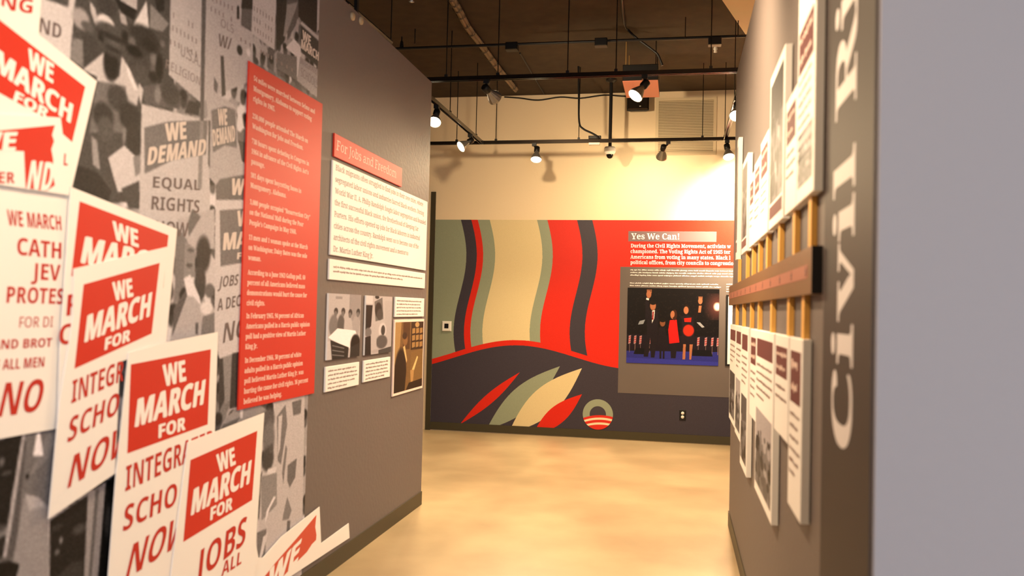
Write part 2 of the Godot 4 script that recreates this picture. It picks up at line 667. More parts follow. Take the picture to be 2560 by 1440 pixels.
func build_march_mural():
	mural = Canvas.new(int((MURAL_S1 - MURAL_S0) * MURAL_K), int((HP - MURAL_T0) * MURAL_K), tone(0.47))
	# people all over the sheet first, larger towards the bottom
	for row in 30:
		var y := row * mural.h / 29.0 - 20.0
		var k := lerpf(20, 46, row / 29.0)
		var x := rng.randf_range(-40, 20)
		while x < mural.w + 40:
			var yy := y + rng.randf_range(-0.4, 0.4) * k
			var shirt := tone(rng.randf_range(0.34, 0.80))
			mural.poly(PackedVector2Array([Vector2(x - k * 0.45, yy + k * 0.7), Vector2(x + k * 0.45, yy + k * 0.7), Vector2(x + k * 1.05, yy + k * 1.3), Vector2(x + k * 1.1, yy + k * 3.4), Vector2(x - k * 1.1, yy + k * 3.4), Vector2(x - k * 1.05, yy + k * 1.3)]), shirt)
			mural.ell(Vector2(x, yy), Vector2(k * 0.52, k * 0.72), rng.randf_range(-0.3, 0.3), tone(rng.randf_range(0.26, 0.40)), 0.3)
			mural.ell(Vector2(x + rng.randf_range(-0.15, 0.15) * k, yy - k * 0.38), Vector2(k * 0.54, k * 0.42), 0, tone(0.2), 0.3)
			if rng.randf() < 0.10:
				var sx := x + k * rng.randf_range(-1, 1)
				mural.poly(PackedVector2Array([Vector2(sx - k * 1.2, yy - k * 3.0), Vector2(sx + k * 1.2, yy - k * 2.8), Vector2(sx + k * 1.1, yy - k * 0.7), Vector2(sx - k * 1.1, yy - k * 0.9)]), tone(rng.randf_range(0.56, 0.72)))
			x += k * rng.randf_range(1.5, 2.3)
	mural.blur(4.0)
	# dark crowd, upper area
	mp(0.30, [100, -60, 440, -60, 430, 300, 350, 300, 350, 500, 120, 520])
	mp(0.72, [60, -60, 190, -60, 172, 152, 90, 90])
	mp(0.32, [112, -20, 172, -20, 168, 16, 112, -4])
	me(0.58, 200, 45, 22, 26)
	me(0.35, 216, 64, 16, 12)
	mp(0.66, [222, 0, 236, 20, 244, 60, 236, 62, 224, 25])
	me(0.26, 265, 14, 26, 24)
	me(0.74, 262, 56, 22, 20, 0.2)
	mp(0.60, [295, 20, 312, 40, 316, 62, 300, 55])
	mp(0.64, [288, -40, 342, -40, 340, 24, 300, 4])
	mp(0.17, [282, -10, 340, 24, 332, 48, 300, 30])
	mp(0.76, [364, 0, 330, 62, 370, 70])
	mp(0.50, [374, 8, 420, 58, 404, 78, 372, 68])
	mp(0.20, [378, -30, 408, -30, 408, 25, 392, 28])
	mp(0.48, [180, 94, 206, 98, 206, 168, 172, 146])
	mp(0.27, [204, 80, 236, 90, 254, 128, 206, 172])
	mp(0.68, [204, 172, 256, 130, 264, 180, 282, 198, 296, 190, 302, 138, 348, 216, 340, 262, 236, 262, 240, 190])
	me(0.16, 275, 160, 19, 42)
	me(0.28, 279, 110, 27, 30)
	me(0.34, 284, 108, 16, 10, 0.9)
	me(0.20, 281, 122, 18, 6, 0.8)
	me(0.30, 273, 78, 34, 20)
	me(0.20, 280, 92, 40, 7, 0.6)
	me(0.16, 310, 90, 9, 14, 0.8)
	me(0.17, 250, 92, 8, 10, 0.8)
	me(0.27, 362, 150, 45, 66)
	me(0.22, 360, 96, 38, 32)
	me(0.40, 328, 104, 9, 14, 0.9)
	me(0.13, 334, 126, 20, 14, 0.6)
	me(0.17, 372, 112, 18, 14, 0.8)
	me(0.44, 382, 148, 9, 16, 0.9)
	me(0.36, 380, 172, 7, 10, 0.9)
	me(0.30, 352, 190, 22, 28, 0.7)
	me(0.15, 396, 168, 9, 34, 0.6)
	me(0.16, 380, 190, 10, 12, 0.7)
	me(0.42, 404, 108, 6, 8, 0.8)
	mp(0.78, [312, 155, 322, 172, 342, 224, 334, 222, 318, 190])
	mp(0.70, [345, 205, 356, 222, 350, 262, 345, 240])
	mp(0.42, [240, 200, 312, 214, 318, 330, 220, 330])
	me(0.27, 292, 244, 26, 32)
	me(0.24, 256, 288, 26, 34)
	me(0.33, 262, 320, 20, 30)
	me(0.22, 322, 290, 26, 36)
	me(0.23, 332, 346, 18, 46)
	me(0.48, 308, 338, 4, 22, 0.6)
	mp(0.56, [226, 338, 240, 350, 248, 424, 230, 410])
	mp(0.72, [268, 392, 308, 362, 346, 398, 352, 478, 292, 478])
	mp(0.5, [330, 390, 350, 385, 350, 430, 336, 440])
	mp(0.21, [188, 410, 240, 428, 276, 476, 262, 520, 180, 500])
	mp(0.30, [300, 470, 346, 450, 346, 520, 320, 520])
	mp(0.36, [354, 214, 402, 206, 452, 240, 446, 272, 360, 258])
	me(0.28, 424, 232, 24, 30)
	me(0.48, 392, 236, 8, 22, 0.6)
	# placards with slanting print, upper middle
	mp(0.67, [425, -60, 502, -60, 505, 260, 420, 186])
	mp(0.64, [512, -60, 630, -60, 630, 200, 508, 250])
	mp(0.22, [604, -40, 632, -40, 630, 22, 601, 20])
	mp(0.38, [602, 20, 630, 22, 630, 80, 600, 62])
	mp(0.20, [590, 14, 596, 14, 596, 46, 590, 46])
	mp(0.68, [632, -60, 690, -60, 684, 124, 626, 82])
	mp(0.22, [690, -60, 718, -60, 710, 100, 688, 128])
	mp(0.36, [716, -40, 760, -40, 738, 60, 716, 100])
	mp(0.52, [716, 10, 742, 4, 738, 20, 712, 90, 706, 90])
	mp(0.20, [744, -40, 800, -40, 797, 80, 770, 75, 744, 40])
	mp(0.62, [792, -40, 800, -40, 798, 70, 790, 80])
	mp(0.74, [712, 118, 733, 95, 752, 118, 746, 200, 728, 176, 736, 138])
	mp(0.26, [750, 62, 798, 104, 797, 170, 750, 128])
	mp(0.64, [748, 58, 753, 52, 797, 92, 797, 102])
	mp(0.60, [748, 140, 797, 176, 794, 246, 740, 200])
	mp(0.42, [690, 130, 740, 140, 740, 200, 690, 170])
	me(0.20, 597, 124, 7, 12)
	me(0.76, 619, 130, 5, 10)
	me(0.28, 637, 150, 7, 9)
	mp(0.30, [549, 138, 557, 138, 562, 236, 552, 240])
	mp(0.40, [533, 190, 543, 210, 540, 232, 532, 222])
	mp(0.25, [470, 250, 496, 256, 496, 288, 460, 280])
	# first demand placard
	mp(0.70, [352, 258, 494, 294, 520, 296, 524, 620, 344, 620])
	mp(0.44, [358, 317, 420, 302, 517, 299, 513, 384, 430, 398, 359, 433])
	# second
	mp(0.64, [511, 216, 588, 264, 592, 350, 614, 412, 614, 440, 536, 460, 520, 440, 518, 300])
	mp(0.44, [526, 274, 560, 264, 586, 273, 590, 368, 560, 362, 530, 380])
	mp(0.30, [594, 350, 616, 356, 616, 412, 602, 400])
	# the pole
	mp(0.36, [503, -60, 514, -60, 507, 300, 498, 300])
	mp(0.52, [498, 300, 507, 300, 502, 470, 492, 470])
	mp(0.34, [519, 300, 524, 300, 522, 420, 518, 410])
	# third and fourth placards
	mp(0.72, [536, 460, 620, 430, 616, 640, 604, 884, 548, 902, 534, 840])
	mp(0.41, [537, 462, 548, 446, 616, 434, 616, 498, 538, 498])
	mp(0.44, [547, 524, 616, 520, 612, 654, 549, 664])
	# man in profile between the placards
	mp(0.66, [440, 545, 534, 520, 534, 620, 480, 624, 458, 600])
	mp(0.42, [478, 520, 500, 540, 470, 590, 466, 560])
	mp(0.46, [438, 560, 466, 600, 460, 700, 434, 760])
	mp(0.52, [460, 600, 486, 620, 484, 690, 456, 700])
	me(0.24, 506, 634, 18, 46)
	me(0.27, 498, 705, 14, 44)
	me(0.34, 471, 662, 8, 5)
	me(0.36, 474, 624, 8, 4)
	me(0.40, 522, 725, 12, 18)
	mp(0.64, [430, 800, 468, 726, 500, 756, 534, 770, 534, 836, 420, 862])
	mp(0.36, [432, 770, 466, 716, 468, 730, 428, 840])
	mp(0.80, [457, 694, 473, 685, 497, 742, 500, 762, 482, 740, 466, 738])
	me(0.78, 514, 768, 15, 17)
	mp(0.46, [504, 790, 534, 780, 534, 838, 500, 836])
	mp(0.36, [486, 806, 494, 806, 492, 836, 486, 832])
	# under the fourth placard
	mp(0.27, [545, 896, 556, 892, 562, 990, 545, 1030])
	mp(0.52, [555, 892, 578, 884, 578, 994, 560, 1010])
	mp(0.25, [578, 882, 598, 878, 594, 1014, 572, 1020])
	mp(0.55, [543, 1080, 556, 1050, 592, 1014, 640, 1004, 668, 1026, 664, 1060])
	mp(0.40, [543, 1084, 556, 1060, 600, 1040, 580, 1068])
	mp(0.74, [598, 1022, 606, 1022, 604, 1044, 598, 1044])
	# strip at the end of the sheet
	mp(0.68, [690, 990, 760, 980, 752, 1440, 640, 1440, 650, 1200])
	me(0.36, 668, 1050, 16, 30)
	me(0.44, 670, 1100, 14, 50)
	me(0.29, 668, 1146, 14, 30)
	me(0.34, 676, 1120, 5, 12)
	mp(0.42, [728, 1004, 752, 996, 750, 1032, 731, 1038])
	mp(0.45, [690, 1040, 712, 1010, 716, 1060, 700, 1160, 692, 1150])
	mp(0.70, [694, 1040, 704, 1034, 698, 1120, 692, 1140])
	mp(0.42, [717, 1162, 740, 1144, 736, 1192, 722, 1218, 716, 1200])
	mp(0.46, [703, 1180, 712, 1110, 716, 1120, 706, 1210])
	mp(0.52, [650, 1190, 690, 1180, 690, 1260, 652, 1300])
	mp(0.76, [668, 1170, 690, 1166, 686, 1180, 664, 1186])
	mp(0.80, [664, 1276, 682, 1240, 688, 1240, 672, 1270, 660, 1310])
	mp(0.48, [706, 1284, 716, 1240, 727, 1274, 720, 1296, 704, 1300])
	mp(0.44, [640, 1330, 664, 1320, 660, 1400, 640, 1400])
	mp(0.74, [656, 1340, 668, 1330, 652, 1394, 646, 1394])
	mp(0.40, [716, 1300, 724, 1300, 722, 1330, 714, 1330])
	# bottom corner
	mp(0.16, [-60, 1110, 53, 1084, 14, 1308, -60, 1308])
	me(0.42, 2, 1152, 6, 12, 0.7)
	me(0.30, 14, 1180, 12, 6, 0.7)
	mp(0.44, [60, 1080, 150, 1068, 122, 1292, 112, 1300, 50, 1300])
	mp(0.50, [110, 1090, 146, 1076, 120, 1140, 70, 1190])
	mp(0.64, [53, 1084, 61, 1082, 14, 1390, 4, 1392])
	mp(0.36, [58, 1100, 64, 1100, 44, 1320, 30, 1390, 16, 1385])
	me(0.18, 66, 1188, 5, 6)
	mp(0.88, [90, 1080, 98, 1080, 106, 1137, 80, 1137])
	mp(0.56, [60, 1232, 92, 1238, 118, 1262, 120, 1372, 124, 1430, 120, 1470, 20, 1470, 44, 1318])
	mp(0.66, [62, 1234, 90, 1240, 112, 1262, 70, 1275])
	mp(0.13, [-60, 1416, 20, 1400, 46, 1408, 30, 1470, -60, 1470])
	mp(0.17, [122, 1298, 216, 1236, 224, 1292, 206, 1470, 122, 1470])
	me(0.24, 140, 1316, 14, 8)
	me(0.52, 150, 1348, 4, 9, 0.6)
	me(0.40, 140, 1378, 6, 8, 0.6)
	me(0.30, 196, 1320, 16, 12, 0.7)
	mp(0.24, [140, 1440, 180, 1400, 206, 1400, 204, 1470, 140, 1470])
	mp(0.56, [217, 1232, 262, 1202, 240, 1470, 206, 1470])
	mp(0.40, [236, 1222, 246, 1216, 224, 1470, 216, 1470])
	mp(0.13, [262, 1202, 288, 1182, 276, 1470, 240, 1470])
	me(0.24, 268, 1300, 8, 40, 0.7)
	mural.blur(4.0)
	mural.grain(0.20, 3, 0.5)
	var tr := wall_frame(LW, MURAL_S0, MURAL_T0)
	var t := thing("photo_mural", "black-and-white crowd photograph printed across the long grey partition", "mural", tr)
	put("print", picture(0, 0, MURAL_S1 - MURAL_S0, HP - MURAL_T0, 0.0015), mural.material(0.55), t)
	var off := Vector2(MURAL_S0, MURAL_T0)
	var d := 0.0022
	var st := st_new()
	for l in [["WE", [415, 353, 466, 346, 413, 310]], ["DEMAND", [369, 412, 512, 386, 374, 369]], ["WE", [546, 313, 568, 312, 545, 273]], ["DEMAND", [533, 365, 588, 352, 531, 325]],
			["WE", [576, 487, 624, 487, 581, 447]], ["MARCH", [558, 625, 682, 612, 561, 583]], ["WE", [592, 566, 640, 562, 594, 528]], ["FOR", [593, 648, 636, 644, 594, 632]], ["WE", [756, 98, 776, 114, 757, 75]], ["MARCH", [753, 120, 796, 152, 754, 98]]]:
		write_px(st, LW, l[0], "sans_heavy", l[1], d, off)
		put("lettering", done(st), M.ink_grey_light, t)
		st = st_new()
	for l in [["ND", [98, 80, 152, 98, 101, 43]], ["EQUAL", [382, 469, 500, 476, 383, 441]], ["RIGHTS", [378, 524, 498, 532, 380, 490]], ["NOW", [385, 588, 470, 592, 388, 551]], ["JOBS", [545, 720, 594, 712, 549, 692]],
			["A DEC", [543, 778, 601, 765, 545, 748]], ["NOW", [557, 858, 650, 828, 563, 808]], ["W/", [545, 114, 578, 126, 547, 84]]]:
		write_px(st, LW, l[0], "sans_bold", l[1], d, off)
		put("lettering", done(st), M.ink_grey_dark, t)
		st = st_new()
	for l in [["OLS", [552, 66, 584, 84, 553, 45]], ["U.S.A.", [452, 138, 500, 168, 453, 110]], ["RELIGION", [414, 170, 500, 214, 416, 148]], ["INTEGRATED", [750, 158, 796, 190, 751, 142]], ["SCHOOLS", [752, 190, 794, 222, 753, 168]]]:
		write_px(st, LW, l[0], "sans_regular", l[1], d, off)
		put("lettering", done(st), M.ink_grey_mid, t)
		st = st_new()
	# slanting lines of print on the far placards, too faint to read
	for l in [[432, 30, 498, 66, 14], [430, 62, 498, 100, 14], [424, 96, 498, 132, 14], [516, 10, 586, 46, 12], [520, -14, 588, 18, 12], [634, 14, 686, 46, 12], [634, 40, 684, 72, 12], [636, 66, 684, 98, 12], [600, 92, 680, 140, 10], [650, 122, 740, 176, 9]]:
		for k in 7:
			var q0 := Vector2(lerpf(l[0], l[2], (k + 0.1) / 7.0), lerpf(l[1], l[3], (k + 0.1) / 7.0))
			var q1 := Vector2(lerpf(l[0], l[2], (k + 0.35) / 7.0), lerpf(l[1], l[3], (k + 0.35) / 7.0))
			if rng.randf() < 0.15:
				continue
			add_prism(st, pts(LW, [q0.x, q0.y, q1.x, q1.y, q1.x, q1.y + l[4], q0.x, q0.y + l[4]], d), d, d, off)
	put("faint_print", done(st), M.ink_grey_mid, t, "stuff")

# ---------------------------------------------------------------- the cut-out march signs in front of it
func build_march_signs():
	var signs := [
		{"label": "white sign fragment ending in red letters NG above the tilted march sign", "lift": 0.0065, "poly": [-90, -90, 106, -90, 103, 0, 97, 88, 60, 160, -90, 120],
			"red_text": [["NG", "sans_bold", [2, 22, 80, 34, 6, -14]]]},
		{"label": "white sign fragment with a large F and C behind the march signs", "lift": 0.0165, "poly": [177, 467, 443, 573, 415, 858, 330, 885, 200, 900, 145, 1062, 150, 880],
			"red": [[199, 503, 421, 588, 408, 720, 178, 690]], "white_text": [["WE", "sans_heavy", [285, 598, 346, 618, 282, 553]], ["MARCH", "sans_heavy", [203, 656, 398, 694, 215, 592]]],
			"red_text": [["F", "sans_bold", [166, 790, 192, 785, 170, 737]], ["C", "sans_bold", [147, 864, 182, 858, 150, 813]]]},
		{"label": "tilted white sign reading we march for in a red field, above the jagged red sign", "lift": 0.0115, "poly": [-90, -60, 97, 86, 242, 203, 177, 482, -90, 430],
			"red": [[-60, 4, 3, 53, 213, 217, 176, 372, 110, 293, 0, 233, -60, 202]], "white_text": [["WE", "sans_heavy", [70, 170, 132, 208, 72, 121]], ["MARCH", "sans_heavy", [-15, 172, 175, 307, -6, 122]], ["FOR", "sans_heavy", [34, 251, 117, 297, 41, 227]]]},
		{"label": "tall white sign of red lines beginning we march and ending in a big NO", "lift": 0.0065, "poly": [-90, 448, 172, 470, 172, 560, 150, 1070, 0, 1097, -90, 1114],
			"red_text": [["WE MARCH", "sans_bold", [20, 563, 154, 576, 17, 524]], ["CATH", "sans_bold", [43, 637, 153, 647, 44, 594]], ["JEV", "sans_bold", [78, 698, 150, 702, 80, 657]], ["PROTES", "sans_bold", [16, 757, 158, 760, 19, 716]],
				["FOR DI", "sans_regular", [48, 819, 132, 817, 50, 792]], ["AND BROT", "sans_bold", [-22, 874, 129, 867, -20, 850]], ["OF ALL MEN", "sans_bold", [-35, 928, 110, 917, -33, 901]], ["NO", "sans_bold", [-5, 1043, 98, 1028, 15, 957]]]},
		{"label": "white sign with a jagged red field and letters ND over the tall red-lettered sign", "lift": 0.0165, "poly": [-90, 306, 0, 286, 105, 291, 152, 294, 157, 335, 181, 356, 172, 488, 0, 462, -90, 450],
			"red": [[-60, 332, 137, 313, 130, 337, 135, 353, 128, 373, 133, 400, 130, 430, 137, 463, 115, 478, 64, 470, 60, 378, -60, 372]],
			"white_text": [["WE", "sans_heavy", [-72, 380, 37, 376, -66, 332]], ["ND", "sans_heavy", [68, 472, 126, 476, 80, 402]]], "red_text": [["ER", "sans_bold", [-3, 458, 37, 458, -3, 430]], ["L", "sans_bold", [159, 413, 169, 414, 161, 384]]]},
		{"label": "white march sign above the words integrate schools now, tilted over the fragment", "lift": 0.0215, "poly": [185, 672, 419, 617, 391, 872, 300, 905, 288, 1183, 122, 1297, 150, 1000, 172, 868, 183, 790],
			"red": [[209, 711, 399, 657, 379, 834, 186, 922]], "white_text": [["WE", "sans_heavy", [286, 752, 333, 740, 281, 707]], ["MARCH", "sans_heavy", [212, 855, 373, 790, 220, 789]], ["FOR", "sans_heavy", [262, 875, 324, 852, 265, 845]]],
			"red_text": [["INTEGR", "sans_bold", [178, 1009, 308, 951, 182, 952]], ["SCHO", "sans_bold", [168, 1107, 294, 1034, 176, 1046]], ["NOW", "sans_bold", [168, 1222, 324, 1122, 186, 1138]]]},
		{"label": "white march sign above the word integrated, between two other march signs", "lift": 0.0265, "poly": [322, 882, 415, 856, 545, 830, 537, 1086, 480, 1106, 440, 1560, 262, 1560, 291, 1183],
			"red": [[327, 911, 527, 873, 519, 1061, 318, 1134]], "white_text": [["WE", "sans_heavy", [411, 966, 465, 951, 407, 914]], ["MARCH", "sans_heavy", [338, 1067, 507, 1010, 346, 998]], ["FOR", "sans_heavy", [397, 1095, 463, 1074, 398, 1062]]],
			"red_text": [["INTEGRATED", "sans_bold", [313, 1229, 532, 1126, 316, 1166]], ["SCHO", "sans_bold", [307, 1329, 440, 1262, 313, 1266]], ["NOW", "sans_bold", [313, 1450, 462, 1353, 334, 1360]]]},
		{"label": "low white sign tip beside the baseboard next to the red state shape", "lift": 0.0065, "poly": [760, 1390, 872, 1308, 874, 1344.5, 760, 1419]},
		{"label": "white sign with a dull red state outline just above the baseboard", "lift": 0.0115, "poly": [560, 1500, 642, 1394, 658, 1394, 703, 1343, 799, 1267, 803, 1359, 806, 1389, 744, 1429.5, 620, 1511],
			"dull": [[791, 1287, 788, 1317, 791, 1337, 790, 1350, 780, 1360, 767, 1380, 740, 1407, 690, 1460, 640, 1466, 662, 1440, 690, 1405, 743, 1344]], "white_text": [["WE", "sans_heavy", [664, 1486, 743, 1404, 676, 1424]]]},
		{"label": "white march sign with the word jobs in large red letters underneath", "lift": 0.0315, "poly": [470, 1106, 661, 1032, 640, 1359, 646, 1394, 610, 1560, 412, 1560],
			"red": [[476, 1150, 643, 1077, 630, 1250, 458, 1355]], "white_text": [["WE", "sans_heavy", [546, 1181, 589, 1160, 541, 1138]], ["MARCH", "sans_heavy", [478, 1288, 622, 1208, 486, 1223]], ["FOR", "sans_heavy", [526, 1301, 580, 1273, 528, 1269]]],
			"red_text": [["JOBS", "sans_bold", [483, 1462, 612, 1358, 491, 1384]], ["ALL", "sans_bold", [553, 1442, 603, 1409, 557, 1407]]]},
	]
	for s in signs:
		var lift: float = s.lift
		var poly := pts(LW, s.poly, lift)
		for i in poly.size():
			poly[i].y = maxf(poly[i].y, 0.101)
		var lo := Vector2(1e9, 1e9)
		var hi := Vector2(-1e9, -1e9)
		for p in poly:
			lo = lo.min(p)
			hi = hi.max(p)
		var off := Vector2((lo.x + hi.x) / 2, lo.y)
		var t := thing("march_sign", s.label, "sign", wall_frame(LW, off.x, off.y), "cut-out march signs on the crowd mural")
		put("board", prism(poly, lift - 0.004, lift, off), M.board, t)
		for kind in [["red", M.red], ["dull", M.dull_red]]:
			for r in s.get(kind[0], []):
				var rp := pts(LW, r, lift)
				for i in rp.size():
					rp[i].y = maxf(rp[i].y, 0.104)
				put("red_field", prism(rp, lift + 0.0004, lift + 0.0004, off), kind[1], t)
		for kind in [["white_text", M.ink_white], ["red_text", M.ink_red]]:
			for l in s.get(kind[0], []):
				var st := st_new()
				write_px(st, LW, l[0], l[1], l[2], lift + 0.0009, off)
				put("lettering", done(st), kind[1], t)

func board_on(fr: Dictionary, called: String, label: String, category: String, q: Array, thick: float, m: Material, base := 0.0015, group := "") -> Dictionary:
	# an upright rectangular board: q = its four corners in photo pixels
	var p := pts(fr, q, base + thick)
	var a0 := (p[0].x + p[3].x) / 2
	var a1 := (p[1].x + p[2].x) / 2
	var b1 := (p[0].y + p[1].y) / 2
	var b0 := (p[2].y + p[3].y) / 2
	var off := Vector2((a0 + a1) / 2, b0)
	var t := thing(called, label, category, wall_frame(fr, off.x, off.y), group)
	put("board", bevel_box(Vector3(a0 - off.x, 0, base), Vector3(a1 - off.x, b1 - b0, base + thick), minf(0.0015, thick * 0.4)), m, t)
	return {"node": t, "off": off, "a0": a0, "a1": a1, "b0": b0, "b1": b1, "d": base + thick, "w": a1 - a0, "h": b1 - b0}

func build_left_boards():
	# the red panel of figures
	var r := board_on(LW, "statistics_panel", "tall red panel with eight paragraphs of white serif text", "panel", [626, 155, 808, 259, 784.5, 985, 593, 1024.5], 0.007, M.red, 0.003)
	var paras := [
		[638, 203, ["54 miles were marched between Selma and", "Montgomery, Alabama to support voting", "rights in 1965."]],
		[634, 296, ["250,000 people attended The March on", "Washington for Jobs and Freedom."]],
		[630, 358, ["730 hours spent debating in Congress in", "1964 in advance of the Civil Rights Act's", "passage."]],
		[627, 443, ["381 days spent boycotting buses in", "Montgomery, Alabama."]],
		[624, 510, ["3,000 people occupied \"Resurrection City\"", "on the National Mall during the Poor", "People's Campaign in May 1968."]],
		[620, 598, ["13 men and 1 woman spoke at the March", "on Washington; Daisy Bates was the sole", "woman."]],
		[616, 686, ["According to a June 1963 Gallup poll, 60", "percent of all Americans believed mass", "demonstrations would hurt the cause for", "civil rights."]],
		[612, 796, ["In February 1965, 94 percent of African", "Americans polled in a Harris public opinion", "poll had a positive view of Martin Luther", "King Jr."]],
		[608, 908, ["In December 1966, 50 percent of white", "adults polled in a Harris public opinion", "poll believed Martin Luther King Jr. was", "hurting the cause for civil rights. 36 percent", "believed he was helping."]],
	]
	var d: float = r.d + 0.0006
	var left: float = r.a0 + r.w * 0.055
	var longest := text_width("Americans polled in a Harris public opinion", "serif_bold")
	var k: float = r.w * 0.84 / longest
	var line := 0.0455
	for p in paras:
		var y := on(LW, Vector2(p[0], p[1]), d).y
		var st := st_new()
		for i in p[2].size():
			var text: String = p[2][i]
			var w := text_width(text, "serif_bold") * k
			write(st, text, "serif_bold", Vector2(left, y - line * i), Vector2(left + w, y - line * i), Vector2(0, 0.0225), d, r.off)
		put("paragraph", done(st), M.ink_pink, r.node)
	# heading and text board
	r = board_on(LW, "heading_board", "red heading board reading for jobs and freedom", "panel", [838, 336, 1007, 419, 1003, 464, 834, 394], 0.010, M.red, 0.002)
	var st := st_new()
	write_px(st, LW, "For Jobs and Freedom", "serif_regular", [841, 374, 990, 445, 842.5, 350], r.d + 0.0006, r.off)
	put("lettering", done(st), M.ink_pink, r.node)
	r = board_on(LW, "text_board", "large white text board with nine lines of dark serif print", "panel", [833, 401, 1069.5, 504, 1064, 676, 826, 637], 0.010, M.board, 0.002)
	var lines := ["Black migrants often struggled to find jobs in their new cities, where", "segregated labor unions and industries barred Black workers. During", "World War II, A. Philip Randolph fought labor segregation and founded", "the first successful Black union, the Brotherhood of Sleeping Car", "Porters. His efforts opened up jobs for Black laborers in industrial", "cities across the country. Randolph went on to become one of the", "architects of the civil rights movement and a mentor to", "Dr. Martin Luther King Jr."]
	var first := on(LW, Vector2(839, 425), r.d).y
	var last := on(LW, Vector2(832, 628), r.d).y
	left = on(LW, Vector2(839, 425), r.d).x
	k = (r.a1 - 0.035 - left) / text_width(lines[2], "serif_regular")
	st = st_new()
	for i in lines.size():
		var y: float = lerpf(first, last, i / 7.0)
		write(st, lines[i], "serif_regular", Vector2(left, y), Vector2(left + text_width(lines[i], "serif_regular") * k, y), Vector2(0, 0.031), r.d + 0.0006, r.off)
	put("lettering", done(st), M.ink_dark, r.node)
	r = board_on(LW, "caption_strip", "long white caption strip with two lines of fine print", "panel", [824.5, 648, 1063, 683, 1062, 721, 823, 699], 0.010, M.board, 0.002)
	st = st_new()
	greek(st, -r.w / 2 + 0.05, r.w / 2 - 0.03, r.h * 0.70, r.h * 0.22, 0.016, 2, r.d + 0.0006, 0.15)
	put("fine_print", done(st), M.ink_faded, r.node, "stuff")
	# three photographs and three captions
	for c in [["square white caption under the photograph of people around a table", [815.5, 917, 898, 905.5, 897, 962.5, 813, 980.5], 5], ["square white caption under the photograph of a cluttered room", [910.5, 901, 976, 893, 974.5, 941.7, 908.6, 956], 5],
			["white caption above the sepia photograph of a speaker", [988, 742, 1060.5, 746.7, 1060, 791.7, 988, 792], 5]]:
		r = board_on(LW, "caption_card", c[0], "panel", c[1], 0.010, M.board, 0.002)
		st = st_new()
		greek(st, -r.w / 2 + 0.03, r.w / 2 - 0.02, r.h * 0.86, r.h * 0.17, 0.014, c[2], r.d + 0.0006, 0.2)
		put("fine_print", done(st), M.ink_faded, r.node, "stuff")
	for c in [["grey photograph of people standing around a white table", [822, 733, 902, 737.5, 899, 887, 817, 904], 0], ["grey photograph of a cluttered room with a seated figure", [915, 739, 980.5, 741.7, 977, 879, 912, 889], 1],
			["sepia photograph of a speaker at a microphone beside a notice board", [987, 798, 1060, 798.6, 1057, 972, 981.4, 989], 2]]:
		r = board_on(LW, "photograph", c[0], "photograph", c[1], 0.010, M.board if c[2] < 2 else M.ink_pink, 0.002)
		var e := 0.0 if c[2] < 2 else 0.018
		put("print", picture(-r.w / 2 + e, e, r.w / 2 - e, r.h - e, r.d + 0.0006), wall_photo(c[2]).material(0.5), r.node)

func text_width(text: String, kind: String) -> float:
	var x0 := 1e9
	var x1 := -1e9
	for p in glyphs(text, kind):
		x0 = minf(x0, p.x)
		x1 = maxf(x1, p.x)
	return x1 - x0

